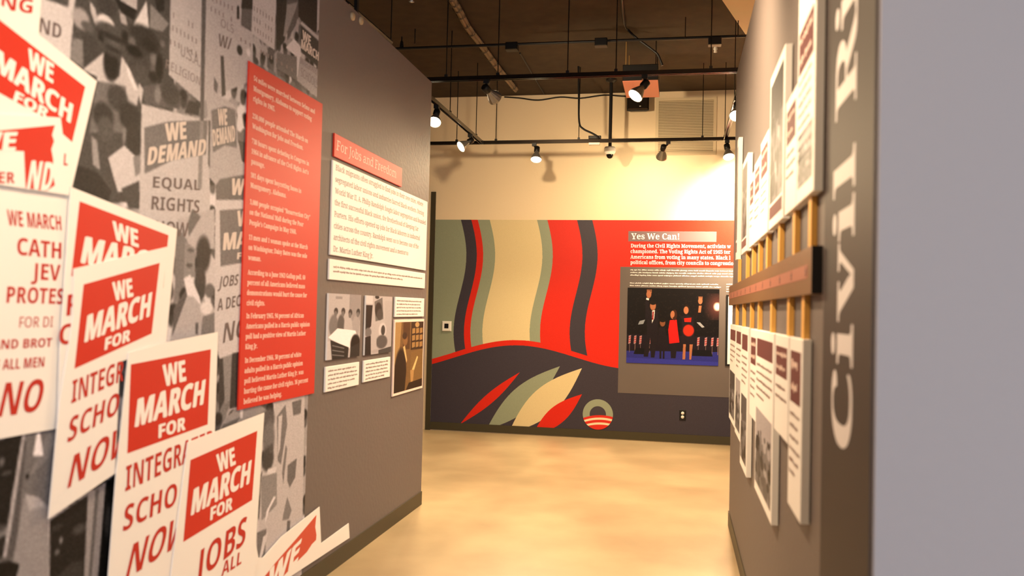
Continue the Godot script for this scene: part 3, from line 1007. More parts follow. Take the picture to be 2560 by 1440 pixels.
func wall_photo(which: int) -> Canvas:
	var c := Canvas.new(300, 460, tone(0.66))
	var P := func(flat: Array, col: Color):
		var p := PackedVector2Array()
		for i in range(0, flat.size(), 2):
			p.append(Vector2(flat[i] * c.w, flat[i + 1] * c.h))
		c.poly(p, col)
	var E := func(x: float, y: float, rx: float, ry: float, col: Color, soft := 0.25):
		c.ell(Vector2(x * c.w, y * c.h), Vector2(rx * c.w, ry * c.h), 0, col, soft)
	if which == 0:
		P.call([0.62, 0, 1, 0, 1, 0.5, 0.62, 0.5], tone(0.60))
		for i in 9:
			P.call([0.64 + i * 0.04, 0, 0.655 + i * 0.04, 0, 0.655 + i * 0.04, 0.42, 0.64 + i * 0.04, 0.42], tone(0.48))
		P.call([0.2, 0.04, 0.4, 0.04, 0.4, 0.08, 0.2, 0.08], tone(0.55))
		for q in [[0.16, 0.44, 0.13, 0.24, 0.46], [0.38, 0.44, 0.11, 0.3, 0.36], [0.60, 0.46, 0.13, 0.26, 0.66], [0.86, 0.45, 0.12, 0.26, 0.60]]:
			E.call(q[0], q[1] + 0.05, q[2], 0.17, tone(q[4]))
			E.call(q[0] + 0.06, q[1] - 0.17, 0.06, 0.055, tone(0.26))
			E.call(q[0] + 0.05, q[1] - 0.13, 0.045, 0.045, tone(0.44))
		P.call([0.02, 0.66, 0.28, 0.53, 0.84, 0.58, 0.9, 0.66, 0.66, 0.86, 0.12, 0.70], tone(0.88))
		P.call([0.08, 0.70, 0.64, 0.84, 0.62, 1, 0.14, 1], tone(0.20))
		for i in 3:
			P.call([0.14, 0.78 + i * 0.07, 0.5, 0.84 + i * 0.06, 0.5, 0.855 + i * 0.06, 0.14, 0.795 + i * 0.07], tone(0.46))
		E.call(0.85, 0.80, 0.16, 0.16, tone(0.14))
		P.call([0.70, 0.84, 1, 0.78, 1, 1, 0.68, 1], tone(0.22))
		P.call([0, 0.72, 0.08, 0.72, 0.1, 1, 0, 1], tone(0.70))
	elif which == 1:
		P.call([0, 0, 0.24, 0, 0.24, 0.14, 0, 0.14], tone(0.74))
		P.call([0, 0.16, 0.24, 0.16, 0.2, 0.52, 0, 0.62], tone(0.16))
		P.call([0.3, 0.10, 0.6, 0.02, 0.66, 0.40, 0.36, 0.44], tone(0.42))
		E.call(0.46, 0.24, 0.13, 0.13, tone(0.20))
		E.call(0.52, 0.32, 0.12, 0.10, tone(0.30))
		E.call(0.4, 0.02, 0.08, 0.03, tone(0.2))
		P.call([0.70, 0.08, 1, 0.08, 1, 1, 0.78, 1], tone(0.64))
		E.call(0.64, 0.60, 0.15, 0.13, tone(0.74))
		E.call(0.66, 0.60, 0.08, 0.09, tone(0.28))
		E.call(0.62, 0.80, 0.22, 0.12, tone(0.36))
		E.call(0.1, 0.62, 0.12, 0.08, tone(0.44))
		P.call([0, 0.7, 0.2, 0.68, 0.22, 1, 0, 1], tone(0.18))
		P.call([0.22, 0.46, 0.40, 0.50, 0.42, 0.94, 0.24, 1], tone(0.66))
		E.call(0.44, 0.95, 0.2, 0.03, tone(0.62))
		P.call([0.5, 0.94, 1, 0.90, 1, 1, 0.5, 1], tone(0.3))
	else:
		c.im.fill(Color(0.44, 0.33, 0.20))
		P.call([0, 0, 0.20, 0, 0.14, 0.55, 0, 0.6], Color(0.62, 0.50, 0.33))
		P.call([0.26, 0, 0.5, 0, 0.5, 0.4, 0.26, 0.4], Color(0.30, 0.20, 0.11))
		P.call([0.54, 0, 1, 0, 1, 0.42, 0.54, 0.42], Color(0.20, 0.14, 0.08))
		for i in 3:
			for j in 3:
				P.call([0.58 + j * 0.14, 0.10 + i * 0.105, 0.69 + j * 0.14, 0.095 + i * 0.105, 0.69 + j * 0.14, 0.17 + i * 0.105, 0.58 + j * 0.14, 0.18 + i * 0.105], Color(0.60, 0.47, 0.29))
		E.call(0.76, 0.045, 0.08, 0.04, Color(0.68, 0.56, 0.38))
		P.call([0.55, 0.45, 1, 0.42, 1, 0.9, 0.55, 0.9], Color(0.47, 0.36, 0.21))
		E.call(0.20, 0.70, 0.19, 0.32, Color(0.13, 0.085, 0.05))
		P.call([0.06, 0.6, 0.3, 0.42, 0.40, 0.7, 0.36, 1, 0, 1, 0, 0.8], Color(0.15, 0.10, 0.06))
		E.call(0.34, 0.26, 0.085, 0.085, Color(0.50, 0.36, 0.22))
		E.call(0.32, 0.20, 0.08, 0.05, Color(0.20, 0.13, 0.08))
		P.call([0.27, 0.36, 0.33, 0.34, 0.42, 0.56, 0.40, 0.60], Color(0.80, 0.68, 0.48))
		P.call([0.60, 0.72, 0.78, 0.52, 0.82, 0.54, 0.66, 0.76], Color(0.84, 0.72, 0.50))
		P.call([0.54, 0.72, 0.68, 0.72, 0.64, 0.95, 0.58, 0.95], Color(0.66, 0.52, 0.33))
		P.call([0.5, 0.9, 1, 0.88, 1, 1, 0.4, 1], Color(0.17, 0.11, 0.07))
	c.blur(2.0)
	c.grain(0.16, 40 + which, 0.6)
	return c

# ---------------------------------------------------------------- the end wall
const SAGE := Color(0.53, 0.565, 0.49)
const NAVY := Color(0.225, 0.205, 0.245)
const RED := Color(0.78, 0.15, 0.09)
const SAND := Color(0.80, 0.74, 0.58)

func build_end_wall():
	var a0 := -2.932
	var a1 := 2.2
	var b0 := 0.1005
	var b1 := 2.572
	var K := 390.0
	var c := Canvas.new(int((a1 - a0) * K), int((b1 - b0) * K), SAGE)
	var q := func(x: float, y: float) -> Vector2:
		var p := on(BW, Vector2(x, y))
		return Vector2((p.x - a0) * K, (b1 - p.y) * K)
	var P := func(flat: Array, col: Color):
		var p := PackedVector2Array()
		for i in range(0, flat.size(), 2):
			p.append(q.call(flat[i], flat[i + 1]))
		c.poly(p, col)
	# a plain design of parallel waving bands over a dark swell, in the colours of the wall's print
	var edges := [[1150, NAVY], [1176, RED], [1192, SAGE], [1222, SAND], [1340, SAGE], [1366, RED], [1440, NAVY], [1478, RED]]
	for e in edges:
		var flat := []
		var y := 540.0
		while y <= 1100.0:
			flat.append_array([e[0] + 16.0 * sin((y - 540.0) / 62.0), y])
			y += 10.0
		flat.append_array([2200, 1100, 2200, 540])
		P.call(flat, e[1])
	var swell := func(base: float, col: Color, x0: float, x1: float):
		var flat := []
		var x := x0
		while x <= x1:
			flat.append_array([x, base + 30.0 * sin((x - 1085.0) / 96.0 + 2.6)])
			x += 10.0
		flat.append_array([x1, 1110, x0, 1110])
		P.call(flat, col)
	swell.call(880.0, RED, 1060.0, 2200.0)
	swell.call(893.0, NAVY, 1060.0, 2200.0)
	var leaf := func(tip: Vector2, root: Vector2, wide: float, col: Color):
		var flat := []
		var across := (root - tip).orthogonal().normalized() * wide
		for i in 41:
			var f := i / 20.0
			var p: Vector2 = tip.lerp(root, f if f <= 1.0 else 2.0 - f) + across * sin(PI * f)
			flat.append_array([p.x, p.y])
		P.call(flat, col)
	for f in [[1215, 1075, 1400, 915, 30, SAGE], [1270, 1085, 1455, 920, 34, SAND], [1330, 1090, 1455, 985, 22, RED], [1150, 1060, 1300, 930, 12, RED]]:
		leaf.call(Vector2(f[0], f[1]), Vector2(f[2], f[3]), f[4], f[5])
	P.call([1545, 980, 2200, 980, 2200, 1110, 1545, 1110], NAVY)
	c.grain(0.05, 77, 0.6)
	var t := thing("wave_mural", "wide mural of waving sage, sand, red and navy bands on the end wall", "mural", wall_frame(BW, (a0 + a1) / 2, b0))
	var hw := (a1 - a0) / 2
	put("print", picture(-hw, 0, hw, b1 - b0, 0.0025), c.material(0.5), t)
	var off := Vector2((a0 + a1) / 2, b0)
	# round badge
	var ctr := on(BW, Vector2(1494.5, 1036), 0.004)
	var rad := on(BW, Vector2(1532.5, 1036), 0.004).x - ctr.x
	var badge := Node3D.new()
	badge.name = "round_badge"
	t.add_child(badge)
	badge.position = Vector3(ctr.x - off.x, ctr.y - off.y, 0.003)
	badge.set_meta("label", "round badge with a sage ring over red and white stripes")
	var circ := func(r: float, n := 48) -> PackedVector2Array:
		var p := PackedVector2Array()
		for i in n:
			p.append(Vector2(cos(TAU * i / n), sin(TAU * i / n)) * r)
		return p
	var disc: PackedVector2Array = circ.call(rad)
	put("ring", prism(disc, 0.0, 0.0005), M_flat("sage", SAGE), badge)
	put("centre", prism(circ.call(rad * 0.54), 0.0, 0.001), M_flat("navy", NAVY), badge)
	var hill := func(base: float) -> PackedVector2Array:
		var p := PackedVector2Array()
		for i in 25:
			var x := lerpf(-1.1, 1.1, i / 24.0)
			p.append(Vector2(x, base + 0.16 - 0.16 * (x - 0.25) * (x - 0.25)) * rad)
		p.append(Vector2(1.1, -1.2) * rad)
		p.append(Vector2(-1.1, -1.2) * rad)
		return p
	var z := 0.0012
	var i := 0
	for base in [-0.20, -0.36, -0.50, -0.68, -0.82]:
		for piece in Geometry2D.intersect_polygons(disc, hill.call(base)):
			put("stripe", prism(piece, z, z + 0.0003), M_flat("badge_red", RED) if i % 2 == 0 else M_flat("badge_white", Color(0.86, 0.80, 0.68)), badge)
		z += 0.0004
		i += 1
	# printed panel, heading bar and text
	var p0 := on(BW, Vector2(1551, 667))
	var p1 := on(BW, Vector2(1547, 982))
	put("text_panel", box(Vector3(p0.x - off.x, p1.y - off.y, 0.0025), Vector3(hw, p0.y - off.y, 0.0045)), M.panel_grey, t)
	p0 = on(BW, Vector2(1571, 578))
	p1 = on(BW, Vector2(1791, 605))
	put("heading_bar", box(Vector3(p0.x - off.x, p1.y - off.y, 0.0025), Vector3(p1.x - off.x, p0.y - off.y, 0.0045)), M.caption_bar, t)
	var st := st_new()
	write_px(st, BW, "Yes We Can!", "serif_bold", [1578, 598, 1698, 599, 1578, 583], 0.006, off)
	put("lettering", done(st), M.ink_white, t)
	st = st_new()
	write_px(st, BW, "During the Civil Rights Movement, activists w", "serif_bold", [1577, 618.5, 1827, 620.5, 1577, 609.5], 0.006, off)
	write_px(st, BW, "championed. The Voting Rights Act of 1965 ter", "serif_bold", [1576.5, 632.5, 1826, 634.5, 1576.5, 623.5], 0.006, off)
	write_px(st, BW, "Americans from voting in many states. Black l", "serif_bold", [1576, 646.5, 1826, 649, 1576, 637.5], 0.006, off)
	write_px(st, BW, "political offices, from city councils to congressio", "serif_bold", [1576, 660, 1833, 663, 1576, 651], 0.006, off)
	put("lettering", done(st), M.ink_white, t)
	st = st_new()
	p0 = on(BW, Vector2(1576, 673)) - off
	greek(st, p0.x, p0.x + 1.9, p0.y, 0.031, 0.018, 3, 0.006, 0.05)
	p0 = on(BW, Vector2(1575, 706)) - off
	greek(st, p0.x, p0.x + 1.04, p0.y, 0.030, 0.017, 2, 0.006, 0.05)
	p0 = on(BW, Vector2(1816, 709)) - off
	greek(st, p0.x, p0.x + 0.4, p0.y, 0.028, 0.016, 4, 0.006, 0.05)
	put("fine_print", done(st), M.ink_white, t, "stuff")
	# colour photograph
	var r := board_on(BW, "photograph", "colour photograph of four people waving on a dark stage", "photograph", [1569, 719, 1798, 723, 1796, 914, 1566, 907.5], 0.006, M.black, 0.0048)
	put("print", picture(-r.w / 2, 0, r.w / 2, r.h, r.d + 0.0006), stage_photo().material(0.45), r.node)
	r = board_on(BW, "photograph", "white picture with a thin dark edge, half hidden behind the timeline partition", "picture", [1816, 737, 2010, 741, 2010, 925, 1813, 911], 0.012, M.black, 0.0048)
	put("sheet", box(Vector3(-r.w / 2 + 0.022, 0.02, r.d), Vector3(r.w / 2 - 0.022, r.h - 0.02, r.d + 0.0008)), M.board, r.node)
	# thermostat
	var o := at_z(1117.5, 815.5, ZB)
	var th := thing("thermostat", "white square thermostat with a dark screen on the end wall", "thermostat", Transform3D(Basis(), Vector3(o.x, o.y - 0.06, ZB + 0.0025)))
	put("body", bevel_box(Vector3(-0.058, 0, 0), Vector3(0.058, 0.122, 0.024), 0.008), M.white_plastic, th)
	put("screen", box(Vector3(-0.026, 0.034, 0.024), Vector3(0.026, 0.092, 0.0248)), M.screen, th)
	# outlet
	o = at_z(1706.5, 1038, ZB)
	var ou := thing("wall_outlet", "black outlet plate with two white sockets low on the end wall", "outlet", Transform3D(Basis(), Vector3(o.x, o.y - 0.058, ZB + 0.0025)))
	put("plate", bevel_box(Vector3(-0.036, 0, 0), Vector3(0.036, 0.118, 0.007), 0.003), M.black, ou)
	for k in 2:
		var so := put("socket", lathe(Vector3(0, 0.038 + 0.044 * k, 0.007), Vector3(0, 0, 1), [[0.0001, 0.003], [0.017, 0.003], [0.018, 0.0]], 20), M.white_plastic, ou)
		var sl := st_new()
		for s in [-0.006, 0.006]:
			add_box(sl, Vector3(s - 0.0012, 0.036 + 0.044 * k, 0.010), Vector3(s + 0.0012, 0.046 + 0.044 * k, 0.0106))
		put("slot", done(sl), M.black, so)
	# louvred vent
	var v0 := at_z(1640, 246, ZB)
	var v1 := at_z(1790, 387, ZB)
	var w := v1.x - v0.x
	var h := v0.y - v1.y
	var ve := thing("wall_vent", "large pale louvred vent high on the end wall", "vent", Transform3D(Basis(), Vector3((v0.x + v1.x) / 2, v1.y, ZB)))
	st = st_new()
	var e := 0.035
	add_box(st, Vector3(-w / 2, 0, 0.0), Vector3(w / 2, e, 0.012))
	add_box(st, Vector3(-w / 2, h - e, 0.0), Vector3(w / 2, h, 0.012))
	add_box(st, Vector3(-w / 2, e, 0.0), Vector3(-w / 2 + e, h - e, 0.012))
	add_box(st, Vector3(w / 2 - e, e, 0.0), Vector3(w / 2, h - e, 0.012))
	put("frame", done(st), M.vent, ve)
	put("backing", box(Vector3(-w / 2 + e, e, 0.0005), Vector3(w / 2 - e, h - e, 0.001)), M_flat("vent_back", Color(0.42, 0.37, 0.28)), ve)
	var n := 32
	var step := (h - 2 * e) / n
	st = st_new()
	quad(st, Vector3(-w / 2 + e, 0, 0.009), Vector3(w / 2 - e, 0, 0.009), Vector3(w / 2 - e, step * 0.78, 0.004), Vector3(-w / 2 + e, step * 0.78, 0.004))
	quad(st, Vector3(w / 2 - e, 0, 0.009), Vector3(-w / 2 + e, 0, 0.009), Vector3(-w / 2 + e, step * 0.78, 0.002), Vector3(w / 2 - e, step * 0.78, 0.002))
	var slat := done(st)
	for k in n:
		var s := put("slat", slat, M.vent, ve)
		s.position.y = e + step * k

func M_flat(called: String, c: Color) -> StandardMaterial3D:
	if not M.has(called):
		mat(called, c, 0.5)
	return M[called]

func stage_photo() -> Canvas:
	var c := Canvas.new(560, 460, Color(0.05, 0.035, 0.04))
	var P := func(flat: Array, col: Color):
		var p := PackedVector2Array()
		for i in range(0, flat.size(), 2):
			p.append(Vector2(flat[i] * c.w, flat[i + 1] * c.h))
		c.poly(p, col)
	var E := func(x: float, y: float, rx: float, ry: float, col: Color, soft := 0.15):
		c.ell(Vector2(x * c.w, y * c.h), Vector2(rx * c.w, ry * c.h), 0, col, soft)
	# dim hall, blue floor, row of flags, one bright flash printed at the edge
	for i in 240:
		E.call(rng.randf(), rng.randf_range(0.05, 0.6), 0.008, 0.008, Color(0.10, 0.075, 0.075), 0.8)
	P.call([0, 0.62, 1, 0.62, 1, 0.84, 0, 0.84], Color(0.09, 0.06, 0.10))
	P.call([0, 0.84, 1, 0.82, 1, 1, 0, 1], Color(0.15, 0.16, 0.47))
	P.call([0, 0.93, 1, 0.95, 1, 1, 0, 1], Color(0.18, 0.19, 0.55))
	for x in [0.03, 0.09, 0.15, 0.25, 0.78, 0.86, 0.93, 0.99]:
		P.call([x - 0.008, 0.64, x + 0.018, 0.63, x + 0.012, 0.74, x - 0.012, 0.75], Color(0.62, 0.48, 0.50))
		for k in 3:
			P.call([x - 0.006, 0.655 + k * 0.03, x + 0.016, 0.65 + k * 0.03, x + 0.014, 0.66 + k * 0.03, x - 0.008, 0.668 + k * 0.03], Color(0.62, 0.14, 0.14))
		P.call([x, 0.74, x + 0.006, 0.74, x + 0.006, 0.86, x, 0.86], Color(0.45, 0.36, 0.34))
	P.call([0.1, 0.80, 0.26, 0.80, 0.24, 0.88, 0.08, 0.88], Color(0.05, 0.04, 0.06))
	P.call([0.72, 0.80, 0.92, 0.80, 0.94, 0.88, 0.72, 0.88], Color(0.05, 0.04, 0.06))
	P.call([0.14, 0.44, 0.20, 0.42, 0.18, 0.48, 0.12, 0.49], Color(0.50, 0.52, 0.56))
	P.call([0.76, 0.44, 0.80, 0.44, 0.85, 0.50, 0.82, 0.51], Color(0.55, 0.55, 0.58))
	E.call(0.98, 0.23, 0.10, 0.15, Color(0.30, 0.17, 0.16), 1.2)
	E.call(0.98, 0.23, 0.035, 0.05, Color(0.97, 0.90, 0.85), 0.7)
	var skin := Color(0.60, 0.38, 0.27)
	var dark := Color(0.095, 0.07, 0.095)
	# man in a dark suit, arm raised
	P.call([0.20, 0.12, 0.235, 0.14, 0.25, 0.38, 0.20, 0.44], dark)
	E.call(0.235, 0.085, 0.028, 0.05, skin)
	for k in 4:
		P.call([0.214 + k * 0.014, 0.07, 0.212 + k * 0.015, 0.02, 0.222 + k * 0.015, 0.02, 0.226 + k * 0.013, 0.07], skin)
	P.call([0.21, 0.13, 0.24, 0.14, 0.235, 0.165, 0.205, 0.155], Color(0.85, 0.82, 0.82))
	P.call([0.22, 0.32, 0.26, 0.28, 0.33, 0.30, 0.345, 0.38, 0.34, 0.62, 0.31, 0.92, 0.27, 0.92, 0.26, 0.66, 0.24, 0.91, 0.19, 0.91, 0.22, 0.60], dark)
	P.call([0.275, 0.30, 0.305, 0.29, 0.30, 0.40, 0.275, 0.47], Color(0.84, 0.80, 0.80))
	P.call([0.28, 0.31, 0.295, 0.31, 0.29, 0.42, 0.275, 0.42], Color(0.50, 0.10, 0.12))
	E.call(0.283, 0.235, 0.033, 0.06, skin)
	E.call(0.283, 0.195, 0.034, 0.028, Color(0.08, 0.05, 0.04))
	# small child in black
	P.call([0.35, 0.52, 0.42, 0.52, 0.455, 0.76, 0.34, 0.76], dark)
	P.call([0.365, 0.76, 0.385, 0.76, 0.385, 0.93, 0.365, 0.93], dark)
	P.call([0.40, 0.76, 0.42, 0.76, 0.42, 0.93, 0.40, 0.93], dark)
	E.call(0.392, 0.455, 0.03, 0.052, Color(0.45, 0.27, 0.18))
	E.call(0.392, 0.42, 0.034, 0.03, Color(0.07, 0.05, 0.04))
	# girl in red
	P.call([0.47, 0.42, 0.545, 0.41, 0.56, 0.55, 0.58, 0.71, 0.47, 0.73, 0.455, 0.55], Color(0.76, 0.09, 0.08))
	P.call([0.48, 0.73, 0.56, 0.72, 0.54, 0.92, 0.49, 0.92], dark)
	E.call(0.505, 0.35, 0.03, 0.055, skin)
	E.call(0.522, 0.35, 0.026, 0.07, Color(0.20, 0.10, 0.06))
	E.call(0.50, 0.34, 0.022, 0.045, skin)
	# woman in a black and red dress, arm raised
	P.call([0.785, 0.18, 0.812, 0.18, 0.80, 0.30, 0.74, 0.40, 0.70, 0.40], Color(0.07, 0.04, 0.05))
	P.call([0.782, 0.22, 0.812, 0.22, 0.805, 0.31, 0.775, 0.31], skin)
	E.call(0.797, 0.16, 0.024, 0.042, skin)
	for k in 4:
		P.call([0.778 + k * 0.011, 0.14, 0.776 + k * 0.012, 0.10, 0.784 + k * 0.012, 0.10, 0.787 + k * 0.011, 0.14], skin)
	P.call([0.60, 0.37, 0.66, 0.34, 0.725, 0.38, 0.735, 0.55, 0.75, 0.73, 0.60, 0.73, 0.605, 0.55], dark)
	P.call([0.625, 0.39, 0.705, 0.38, 0.70, 0.44, 0.63, 0.44], Color(0.76, 0.12, 0.08))
	E.call(0.675, 0.55, 0.058, 0.075, Color(0.80, 0.16, 0.09), 0.3)
	P.call([0.62, 0.73, 0.65, 0.73, 0.645, 0.93, 0.615, 0.93], skin)
	P.call([0.69, 0.73, 0.725, 0.73, 0.71, 0.93, 0.69, 0.93], skin)
	E.call(0.652, 0.27, 0.034, 0.06, Color(0.12, 0.07, 0.05))
	E.call(0.645, 0.285, 0.027, 0.05, skin)
	c.blur(2.0)
	c.grain(0.08, 91, 0.6)
	return c

# ---------------------------------------------------------------- the timeline partition
func build_timeline():
	# dark banner with upright lettering
	var z0 := at_x(2060, 800, XR).z
	var t := thing("title_banner", "tall dark band with white serif letters running up the partition end", "banner", wall_frame(RW, (z0 + ZNEAR) / 2, 0.0))
	var hw := (ZNEAR - z0) / 2
	put("band", box(Vector3(-hw, 0.101, 0.0005), Vector3(hw, HP - 0.002, 0.002)), M.banner, t)
	var st := st_new()
	var off := Vector2((z0 + ZNEAR) / 2, 0)
	var base := -1.984
	write(st, "Civil Rights", "serif_bold", Vector2(base, 1.19), Vector2(base, 2.205), Vector2(-0.25, 0), 0.0026, off, "Civil R")
	put("lettering", done(st), M.white_lettering, t)
	# rail
	var za := at_x(2057, 670, XR).z
	var d := 0.029
	var b1 := on(RW, Vector2(2033, 612), d).y
	var b0 := on(RW, Vector2(2030, 734), d).y
	var rl := thing("timeline_rail", "long brown rail with a pink printed stripe between the two rows of boards", "rail", Transform3D(Basis(RW.u, RW.v, RW.n), Vector3(XR, b0, (za - 6.16) / 2)))
	var half := (za + 6.16) / 2
	put("bar", box(Vector3(-half, 0, 0.0), Vector3(half - 0.004, b1 - b0, d)), M.rail, rl)
	put("end_cap", box(Vector3(half - 0.004, 0, 0.0), Vector3(half, b1 - b0, d)), M.rail_end, rl)
	put("stripe", box(Vector3(-half, (b1 - b0) * 0.34, d), Vector3(half - 0.07, (b1 - b0) * 0.64, d + 0.001)), M_flat("rail_pink", Color(0.60, 0.37, 0.30)), rl)
	for k in 12:
		var star := PackedVector2Array()
		for i in 10:
			star.append(Vector2(half - 0.10 - k * 0.31, (b1 - b0) * 0.49) + Vector2(sin(TAU * i / 10), cos(TAU * i / 10)) * (0.017 if i % 2 == 0 else 0.007))
		put("star", prism(star, d + 0.001, d + 0.0016), M_flat("star", Color(0.24, 0.19, 0.22)), rl)
	# boards: [front edge pixels far, near, top (or bottom) pixel at the near edge, batten pixel]
	var up_y := 1.8425
	var low_y := 1.4297
	var upper := [
		[1987, 2030, -90, 2024, "tallest timeline board, at the near end above the rail", 3, "tall"],
		[1959, 1986, 222, 1984, "narrow upper board tucked beside the tallest timeline board", 1, "text"],
		[1919, 1954, 132, 1947, "upper timeline board filled by a dark photograph", 2, "photo"],
		[1897, 1916, 334, 1917, "short upper board with a maroon heading, next to the dark photograph board", 1, "text"],
		[1882, 1896, 396, 1897, "low upper board with a maroon heading, second after the dark photograph board", 1, "text"],
		[1871, 1881, 435, 1881, "lowest upper board with a maroon heading, third after the dark photograph board", 1, "text"],
		[1852, 1865, 393, 1866, "upper board with a grey photograph over a red heading", 2, "photo"],
		[1838, 1841, 360, 1850, "far upper board at the end of the partition", 2, "photo"],
	]
	var lower := [
		[1977, 2009, 1326, 2010, "longest lower board full of printed lines, at the near end", "text"],
		[1941, 1974, 1117, 1973, "short lower board between the two longest ones", "text"],
		[1894, 1937, 1335, 1930, "wide lower board with a grey photograph under its text", "photo"],
		[1879, 1894, 1064, 1898, "shortest lower board, next to the wide photograph board", "text"],
		[1857, 1873, 1213, 1879, "lower board with a dark portrait, second after the wide photograph board", "photo"],
		[1843, 1856, 1119, 1859, "lower board with a grey picture, third after the wide photograph board", "photo"],
		[1828, 1842, 1083, 1842, "far lower board with a dark picture at the end of the partition", "photo"],
	]
	var photos := [timeline_photo(0), timeline_photo(1), timeline_photo(2)]
	var mats := []
	for c in photos:
		mats.append(c.material(0.5))
	var nth := 0
	for row in 2:
		for e in (upper if row == 0 else lower):
			var s0 := on(RW, Vector2(e[0], 700), d).x
			var s1 := on(RW, Vector2(e[1], 700), d).x
			s0 = maxf(s0, -6.15)
			var y0: float
			var y1: float
			if row == 0:
				y0 = up_y
				y1 = on(RW, Vector2(e[1], e[2]), d).y
				y1 = minf(y1, 3.05)
			else:
				y1 = low_y
				y0 = on(RW, Vector2(e[1], e[2]), d).y
			var kind: String = e[6] if row == 0 else e[5]
			var w := s1 - s0
			var h := y1 - y0
			var sign := thing("timeline_board", e[4], "board", wall_frame(RW, (s0 + s1) / 2, y0), "boards above the rail" if row == 0 else "boards below the rail")
			put("board", bevel_box(Vector3(-w / 2, 0, 0.004), Vector3(w / 2, h, d), 0.002), M.board, sign)
			# the batten that carries it
			var sb := on(RW, Vector2(e[3], 700), 0.016).x
			var bw := 0.026
			var local := clampf(sb - (s0 + s1) / 2, -w / 2 + bw, w / 2 - bw) if row == 1 else clampf(sb - (s0 + s1) / 2, -w / 2 + bw, w / 2 - bw * 0.5)
			if row == 0:
				put("batten", box(Vector3(local - bw, b1 - y0, 0.001), Vector3(local + bw, 0.0, 0.018)), M.batten, sign)
			else:
				put("batten", box(Vector3(local - bw, h, 0.001), Vector3(local + bw, h + b0 - y1, 0.018)), M.batten, sign)
			st = st_new()
			var dd := d + 0.0006
			var mrg := minf(0.03, w * 0.12)
			if kind == "photo":
				var ph0 := h * (0.16 if row == 0 else 0.06)
				var ph1 := h * (0.93 if row == 0 else 0.52)
				put("print", picture(-w / 2 + mrg, ph0, w / 2 - mrg, ph1, dd), mats[nth % 3], sign)
				if row == 0:
					put("heading", box(Vector3(-w / 2 + mrg, h * 0.06, d), Vector3(w / 2 - mrg, h * 0.14, dd)), M.maroon, sign)
				else:
					put("heading", box(Vector3(-w / 2 + mrg, h * 0.84, d), Vector3(w / 2 - mrg, h * 0.95, dd)), M.maroon, sign)
					greek(st, -w / 2 + mrg, w / 2 - mrg, h * 0.80, 0.034, 0.018, int(h * 0.26 / 0.034), dd)
					put("fine_print", done(st), M.ink_faded, sign, "stuff")
			elif kind == "tall":
				put("heading", box(Vector3(-w / 2 + mrg, h * 0.60, d), Vector3(w / 2 - mrg, h * 0.80, dd)), M.maroon, sign)
				put("print", picture(-w / 2 + mrg, h * 0.07, w / 2 - mrg, h * 0.32, dd), mats[1], sign)
				greek(st, -w / 2 + mrg, w / 2 - mrg, h * 0.57, 0.034, 0.017, 8, dd)
				put("fine_print", done(st), M.ink_faded, sign, "stuff")
			else:
				var hd := minf(0.2, h * 0.30)
				put("heading", box(Vector3(-w / 2 + mrg, h - 0.04 - hd, d), Vector3(w / 2 - mrg, h - 0.04, dd)), M.maroon, sign)
				greek(st, -w / 2 + mrg, w / 2 - mrg, h - 0.04 - hd - 0.03, 0.036, 0.018, maxi(2, int((h - hd - 0.14) / 0.036)), dd)
				put("fine_print", done(st), M.ink_faded, sign, "stuff")
			if kind != "photo":
				# pale heading letters, out of focus in the picture
				var sh := st_new()
				var hy := h * 0.60 if kind == "tall" else h - 0.04 - minf(0.2, h * 0.30)
				var hh := h * 0.20 if kind == "tall" else minf(0.2, h * 0.30)
				greek(sh, -w / 2 + mrg * 1.8, w / 2 - mrg * 1.5, hy + hh * 0.84, hh * 0.45, hh * 0.22, 2, dd + 0.0005, 0.1)
				put("heading_print", done(sh), M.ink_pink, sign, "stuff")
			nth += 1

func timeline_photo(which: int) -> Canvas:
	var c := Canvas.new(160, 260, tone(0.46))
	var r := RandomNumberGenerator.new()
	r.seed = 500 + which
	c.poly(PackedVector2Array([Vector2(0, 0), Vector2(160, 0), Vector2(160, 90), Vector2(0, 110)]), tone([0.36, 0.62, 0.30][which]))
	for i in 26:
		var x := r.randf_range(0, 160)
		var y := r.randf_range(70, 250)
		var k := lerpf(10, 26, y / 260.0)
		c.ell(Vector2(x, y + k * 1.6), Vector2(k, k * 1.2), 0, tone(r.randf_range(0.16, 0.62)), 0.2)
		c.ell(Vector2(x, y), Vector2(k * 0.5, k * 0.62), 0, tone(r.randf_range(0.18, 0.40)), 0.2)
	c.blur(2.0)
	c.grain(0.2, 60 + which, 0.6)
	return c

